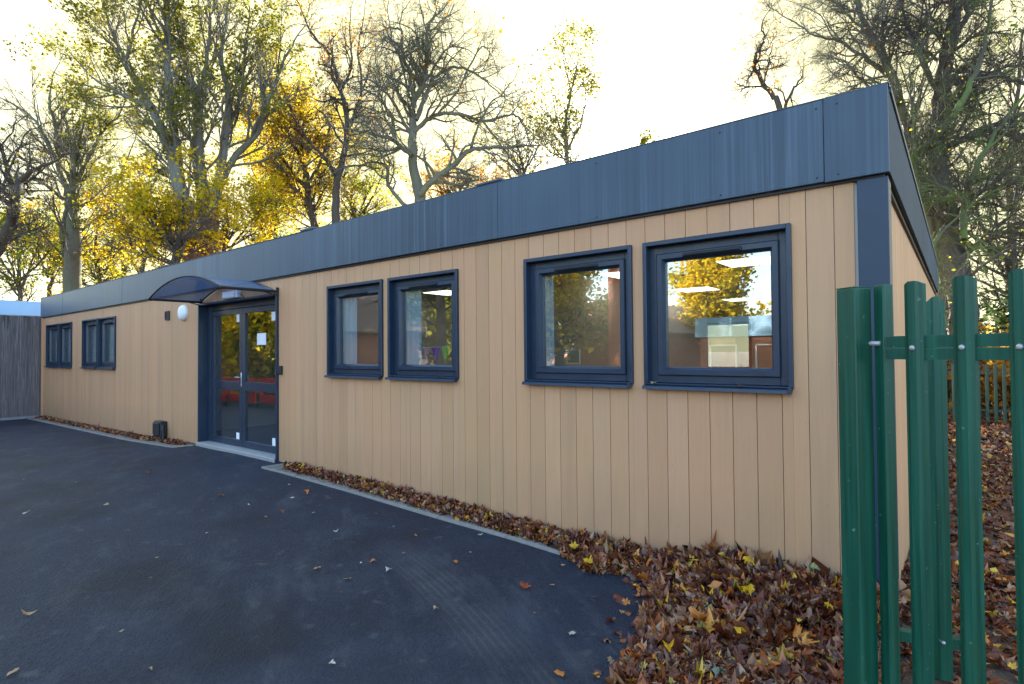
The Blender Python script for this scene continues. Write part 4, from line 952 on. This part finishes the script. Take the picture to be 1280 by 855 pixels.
tree('large gnarled bare oak with crooked limbs behind the roof', [[(527, 300, .30), (525, 246, .26), (517, 211, .22), (516, 158, .18), (517, 130, .15), (530, 102, .12), (533, 63, .09), (535, 32, .06), (552, 14, .03)],
     [(517, 140, .11), (514, 100, .09), (503, 67, .075), (502, 40, .06), (494, 36, .04)], [(507, 80, .07), (494, 60, .06), (482, 46, .045), (476, 62, .02)], [(516, 195, .12), (502, 184, .10), (485, 172, .08), (455, 165, .06), (424, 160, .03)],
     [(495, 178, .08), (489, 145, .08), (473, 123, .06), (452, 108, .03)], [(520, 150, .12), (532, 122, .1), (542, 98, .08), (568, 84, .06), (596, 93, .045), (624, 116, .02)], [(517, 165, .12), (532, 152, .1), (550, 142, .08), (575, 143, .075), (603, 151, .06), (630, 146, .05), (645, 144, .04), (658, 165, .035), (666, 195, .02)],
     [(524, 243, .16), (545, 222, .14), (566, 207, .12), (588, 188, .1), (617, 184, .075), (640, 184, .06), (668, 182, .03)], [(512, 262, .1), (500, 250, .09), (486, 232, .08), (484, 210, .07), (470, 203, .05), (440, 208, .03)], [(588, 188, .07), (597, 160, .05), (612, 130, .04), (628, 118, .02)], [(533, 100, .06), (560, 60, .04), (585, 62, .02)], [(516, 175, .08), (490, 125, .06), (462, 100, .045), (440, 104, .02)], [(547, 143, .06), (575, 110, .05), (600, 60, .03), (612, 66, .02)], [(603, 151, .05), (625, 180, .04), (650, 215, .02)]],
     'gnarly', BARK, 25, kids=(15, .40), Lf=2.5, group=TG, leaf=L_RUST, keep=.0025, size=.11, tw=.034)
tree('thin sparse young tree standing left of the sun', [[(712, 240, .10), (709, 197, .09), (707, 158, .08), (714, 116, .06), (720, 90, .04), (723, 67, .02)], [(708, 180, .05), (697, 150, .04), (690, 115, .02)], [(710, 185, .05), (728, 150, .04), (733, 110, .02)], [(709, 200, .05), (688, 190, .03), (675, 170, .02)]],
     'upright', BARK, 30, kids=(8, .2), Lf=2.0, group=TG, leaf=L_OLIVE, keep=.14, size=.12)
tree('low twiggy shrub tree showing over the roof left of the sun', [[(660, 260, .08), (655, 220, .07), (650, 195, .05), (645, 175, .03)], [(655, 215, .05), (670, 190, .04), (682, 165, .02)], [(655, 220, .05), (630, 200, .04), (615, 190, .02)]],
     'shrub', BARK2, 28, kids=(14, .2), Lf=2.0, group=TG, leaf=L_OLIVE, keep=.06, size=.13)
tree('tiny tree top peeping over the roof edge near the sun', [[(812, 210, .05), (808, 190, .04), (806, 178, .02)]], 'shrub', BARK2, 32, kids=(7, .1), Lf=1.0, group=TG, leaf=L_OLIVE, keep=.2, size=.15)
tree('small bare tree with one curved stem above the roof right of the sun', [[(985, 190, .10), (974, 135, .09), (961, 114, .075), (945, 90, .06), (945, 72, .05), (955, 52, .03), (952, 35, .02)], [(978, 140, .05), (990, 115, .04), (1003, 95, .02)], [(955, 105, .03), (962, 75, .025), (966, 55, .01)]],
     'gnarly', BARK2, 17, kids=(7, .45), Lf=1.1, group=TG, leaf=L_RUST, keep=.012, size=.07, tw=.015)
# the great tangled tree right of the building
tree('huge ivy hung tree with moss green limbs and tangled grey twigs right of the building', [[(1206, 430, .36), (1198, 344, .33), (1185, 280, .29), (1174, 230, .25), (1172, 172, .22), (1178, 98, .19), (1190, 40, .16), (1196, -10, .14), (1200, -60, .12)],
     [(1172, 190, .10), (1192, 180, .09), (1228, 162, .08), (1262, 150, .06), (1300, 135, .04)], [(1182, 110, .09), (1204, 98, .08), (1240, 95, .06), (1280, 105, .04)], [(1178, 250, .09), (1150, 215, .07), (1120, 190, .04)], [(1190, 50, .08), (1215, 10, .07), (1240, -30, .04)], [(1174, 120, .08), (1150, 70, .06), (1130, 20, .04)],
     [(1195, 330, .10), (1230, 300, .07), (1262, 290, .05), (1300, 300, .03)], [(1190, 280, .08), (1225, 240, .06), (1265, 215, .04)]],
     'twiggy', BARK2, 15.5, kids=(24, .15), Lf=2.3, group=TG, leaf=L_OLIVE, keep=.005, size=.06, tw=.024)
tree('slanting grey tree behind the roof corner with a fan of fine bare twigs', [[(1175, 360, .24), (1166, 300, .2), (1156, 236, .17), (1138, 170, .14), (1115, 98, .12), (1098, 60, .1), (1075, 15, .07), (1060, -30, .05)], [(1112, 95, .08), (1085, 75, .06), (1055, 55, .045), (1020, 45, .03), (995, 28, .02)], [(1105, 75, .07), (1080, 40, .05), (1050, 10, .03), (1020, -10, .02)],
     [(1125, 130, .07), (1100, 120, .05), (1070, 95, .03)], [(1098, 60, .06), (1120, 20, .05), (1135, -30, .03)], [(1135, 165, .06), (1150, 120, .05), (1160, 60, .04), (1158, 10, .03)]],
     'twiggy', BARK, 16.5, kids=(22, .2), Lf=2.1, group=TG, leaf=L_RUST, keep=.002, size=.06, tw=.018)
tree('mossy green limbed tree leaning across behind the side wall', [[(1160, 330, .11), (1150, 270, .10), (1140, 204, .09), (1164, 178, .085), (1199, 133, .07), (1216, 100, .06), (1233, 49, .04), (1240, 0, .03)], [(1205, 300, .08), (1206, 255, .075), (1223, 206, .06), (1245, 165, .05), (1277, 123, .03)], [(1145, 195, .05), (1142, 150, .04), (1138, 100, .02)], [(1206, 255, .05), (1180, 235, .04), (1160, 230, .02)], [(1165, 310, .05), (1180, 285, .05), (1200, 290, .04), (1225, 320, .02)]],
     'twiggy', MOSS, 13.5, kids=(12, .1), Lf=1.5, group=TG, leaf=L_YGREEN, keep=.003, size=.05, tw=.016)
tree('evergreen ivy clad thicket at the right edge beyond the palisade', [[(1262, 430, .16), (1266, 330, .14), (1262, 230, .1), (1270, 140, .07), (1276, 60, .04)], [(1262, 330, .08), (1230, 290, .06), (1215, 240, .03)], [(1265, 250, .07), (1300, 210, .05), (1320, 160, .03)], [(1264, 300, .07), (1305, 280, .05)]],
     'shrub', BARK2, 19, kids=(20, .15), Lf=2.2, group=TG, leaf=L_DARK, keep=.22, size=.12, n_each=1, spread=.2, leaf_rule=lambda T, r: clump(T, r, .1))
# low golden and green growth along the roofline on the left
for u, v, h_, w_, z_, lf, lab in [(26, 372, 95, 55, 27, L_YGREEN, 'small green leaved tree above the timber fence'), (128, 352, 85, 50, 29, L_YGREEN, 'yellow green bush tree right of the grey two stemmed tree'),
        (175, 345, 100, 55, 27, L_GOLD, 'golden bush tree left of the ivy wrapped stems'), (222, 325, 80, 60, 22, L_GOLD, 'bright gold maple growing low in front of the ivy wrapped stems'), (285, 318, 75, 55, 26, L_GOLD, 'golden leaved young tree just right of the ivy stems'),
        (330, 305, 90, 50, 30, L_YGREEN, 'yellow green thin tree between the ivy stems and the golden maple'), (445, 290, 95, 50, 31, L_YGREEN, 'yellow green undergrowth tree behind the oak trunk on the left'), (570, 262, 50, 55, 33, L_RUST, 'low rusty leaved bush right of the oak trunk'),
        (155, 300, 120, 60, 33, L_OLIVE, 'olive leaved tree filling the gap behind the ivy wrapped trees'), (345, 250, 110, 40, 34, L_YGREEN, 'thin pale green tree behind the golden maple'), (60, 350, 70, 45, 31, L_GOLD, 'orange gold bush behind the grey two stemmed trunk')]:
    limbs = [[(u, v+30, .12), (u+random.uniform(-6, 6), v, .10), (u+random.uniform(-10, 10), v-h_*.5, .07), (u+random.uniform(-14, 14), v-h_, .03)]]
    for s in (-1, 1, -.6, .6): limbs.append([(u, v-h_*random.uniform(.0, .3), .06), (u+s*w_*.4, v-h_*.45, .045), (u+s*w_*.75, v-h_*random.uniform(.5, .9), .02)])
    tree(lab, limbs, 'shrub', BARK2, z_, kids=(11, .1), Lf=1.9, group='low autumn trees along the roofline', leaf=lf, keep=.34 if lf is L_GOLD else .22, size=.105, n_each=3, spread=.11, leaf_rule=lambda T, r: clump(T, r, .22))
# undergrowth beyond the far palisade
def bush(x, y, w, h, leaf, lab, n=26, keep=.8, size=.10):
    cfg = CF['shrub']; tr_, tw_, tips = Wood(), Wood(), []
    z0 = float(g(x)); root = empty('bush', (x, y, z0)); tag(root, lab, 'bush', 'undergrowth beyond the far palisade')
    for k in range(n):
        a = rng.uniform(0, 6.283); grow(np.array((x+rng.normal(0, w*.25), y+rng.normal(0, .4), z0-.05)), unit(np.array((math.cos(a)*.5, math.sin(a)*.5, 1.))), h*rng.uniform(.5, .95), .03, 0, cfg, tr_, tw_, tips)
    tr_.build('stems', BARK2, root); tw_.build('branches', BARK2, root); q = leaf_quads(tips, size, 2, .12, keep); npmesh('foliage', q[0], q[1], leaf, root, root.location)
bush(1.2, 15.2, 2.0, 2.2, L_RUST, 'rusty brown bush behind the far palisade nearest the building', keep=.4); bush(3.4, 15.6, 2.2, 2.4, L_DARK, 'dark evergreen bush behind the far palisade'); bush(5.8, 16, 2.2, 2.5, L_YGREEN, 'yellow green bush at the right end of the far palisade'); bush(-.8, 16.5, 2, 2.6, L_DARK, 'dark evergreen bush hidden behind the rear corner of the building')
bush(2.4, 20, 3.5, 3.6, L_DARK, 'broad dark thicket beyond the first row of bushes', 34, size=.14); bush(7.5, 21, 3.5, 3.6, L_YGREEN, 'broad pale thicket beyond the palisade on the right', 30, size=.14); bush(-3.5, 19, 3.5, 3.2, L_DARK, 'dark thicket behind the rear wall of the building', 26, size=.14)

# ------------------------------------------------------------------ the yard behind the viewpoint, seen in the glass
def house(cx, cy, w, d, h, rise, rot, lab, mat='brick'):
    r = empty('brick_house', (cx, cy, -.4)); tag(r, lab, 'building')
    m = MB(); m.add([(-w/2, -d/2, 0), (w/2, -d/2, 0), (w/2, d/2, 0), (-w/2, d/2, 0), (-w/2, -d/2, h), (w/2, -d/2, h), (w/2, d/2, h), (-w/2, d/2, h), (0, -d/2, h+rise), (0, d/2, h+rise)],
                    [(0, 1, 5, 8, 4), (2, 3, 7, 9, 6), (1, 2, 6, 5), (3, 0, 4, 7), (0, 3, 2, 1)])
    o = m.build('wall', MT[mat]); o.parent = r
    m = MB(); e = .35; s = rise/(w/2)
    for sg in (-1, 1):
        vs = [(sg*(w/2+e), -d/2-e, h-e*s), (0, -d/2-e, h+rise), (0, d/2+e, h+rise), (sg*(w/2+e), d/2+e, h-e*s)]
        m.add([(x, y, z+.06) for x, y, z in vs]+[(x, y, z+.16) for x, y, z in vs], [(0, 1, 2, 3), (7, 6, 5, 4), (0, 4, 5, 1), (1, 5, 6, 2), (2, 6, 7, 3), (3, 7, 4, 0)])
    o = m.build('roof', MT['tile']); o.parent = r
    m = MB()
    for sg in (-1, 1):
        for yy in (-d/2-e-.03, d/2+e+.002):
            vs = [(sg*(w/2+e), yy, h-e*s-.15), (0, yy, h+rise-.15), (0, yy, h+rise+.17), (sg*(w/2+e), yy, h-e*s+.17)]
            m.add(vs+[(x, y+.03, z) for x, y, z in vs], [(0, 1, 2, 3), (7, 6, 5, 4), (0, 4, 5, 1), (1, 5, 6, 2), (2, 6, 7, 3), (3, 7, 4, 0)])
    o = m.build('bargeboard', MT['white']); o.parent = r
    for xx in (-w/4, w/4):
        o = MB().rim(xx-.6, xx+.6, 1.1, 2.4, .08, d/2+.002, d/2+.06).build('window', MT['white']); o.parent = r
        q = MB().box(xx-.52, xx+.52, d/2+.001, d/2+.01, 1.18, 2.32).build('pane', MT['dark']); q.parent = o
    r.rotation_euler.z = rot; return r
house(-27, -13, 9, 10, 3.0, 2.6, math.radians(40), 'red brick gabled building with white bargeboards across the yard')
house(-16.5, -31, 8, 10, 3.0, 2.0, math.radians(10), 'brick gabled hall with white bargeboards far behind the yard')
hb = empty('flat_roofed_hall', (-6, -21, -.4)); tag(hb, 'low hall with pale blue fascia behind the yard', 'building'); hb.location.y = -24
MB().box(-10.5, -3.5, -30, -25, -.5, 2.2).build('wall', MT['brick'], hb); MB().box(-10.7, -3.3, -30.2, -24.8, 2.201, 3.2, .01).build('fascia', MT['skyblue'], hb)
for k in range(3): MB().rim(-10+k*2.3, -8.6+k*2.3, .5, 1.8, .08, -24.998, -24.93).build('window', MT['white'], hb)
def ytree(x, y, h, leaf, lab, keep=.8, size=.22, r=.3, sp=2.6):
    cfg = CF['shrub']; tr_, tw_, tips = Wood(), Wood(), []; z0 = float(g(x))
    root = empty('tree', (x, y, z0)); tag(root, lab, 'tree', 'trees across the yard')
    P, R = catmull([(x, y, z0-.3), (x+.2, y, z0+h*.3), (x-.1, y+.2, z0+h*.6), (x+.2, y, z0+h*.85)], [r, r*.8, r*.5, r*.15], 5); tr_.tube(P, R, 9)
    for t in rng.uniform(.3, 1, 34):
        i = int(t*(len(P)-1)); a = rng.uniform(0, 6.283); grow(P[i], unit(np.array((math.cos(a), math.sin(a), .5))), sp*rng.uniform(.7, 1.2)*(1.35-t*.7), .07, 0, cfg, tr_, tw_, tips)
    tr_.build('trunk', BARK2, root); tw_.build('branches', BARK2, root)
    if leaf: q = leaf_quads(tips, size, 2, .3, keep); npmesh('crown', q[0], q[1], leaf, root, root.location)
ytree(-12.5, -33, 9, L_GOLD, 'golden tree behind the low hall'); ytree(-17.0, -21, 6.8, L_GOLD, 'golden tree beside the brick hall across the yard'); ytree(-21, -17, 6.5, L_YGREEN, 'bushy yellow green tree across the yard', .9)
ytree(-26.5, -22, 9, L_YGREEN, 'yellow green tree across the yard', 1); ytree(-33, -14, 9, L_GOLD, 'golden tree behind the brick gabled building'); ytree(-25.5, -8.6, 6.6, L_GOLD, 'golden tree by the far gate of the yard', .9, sp=2.0)
ytree(-17.9, -12.9, 12, None, 'big bare trunked tree in the yard', r=.26, sp=3)
ytree(-22.6, -7.6, 3.4, L_GOLD, 'low golden bush tree behind the red barriers', 1, r=.12, sp=1.3)
ytree(-4, -33, 9, L_OLIVE, 'olive tree behind the low hall')
# brick pier seen in the two large panes
pr = empty('brick_chimney_stack', (-11.8, -18, -.4)); tag(pr, 'tall brown brick stack across the yard', 'chimney')
MB().box(-12.1, -11.55, -18.5, -17.9, -.5, 7.5, .01).build('shaft', MT['brick'], pr); MB().box(-12.2, -11.45, -18.6, -17.8, 7.501, 7.7, .01).build('cap', MT['kerb'], pr)
# red plastic barriers across the yard, seen in the door glass
BLB = ['leftmost', 'second', 'third', 'rightmost']
for k in range(4):
    x = -22.3+k*1.95; y = -4.6-.12*k
    b_ = empty('road_barrier', (x, y, float(g(x)))); tag(b_, f'{BLB[k]} red plastic road barrier in the row mirrored in the door glass', 'barrier', 'red barriers in a row across the yard')
    z0 = float(g(x)); MB().rim(x, x+1.85, z0+.16, z0+1.0, .10, y-.03, y+.03, (.10, .10, .26, .26)).build('panel', MT['red'], b_)
    for s in (.25, 1.5): MB().box(x+s, x+s+.12, y-.28, y+.28, z0+.0, z0+.155, .01).build('foot', MT['dark'], b_)
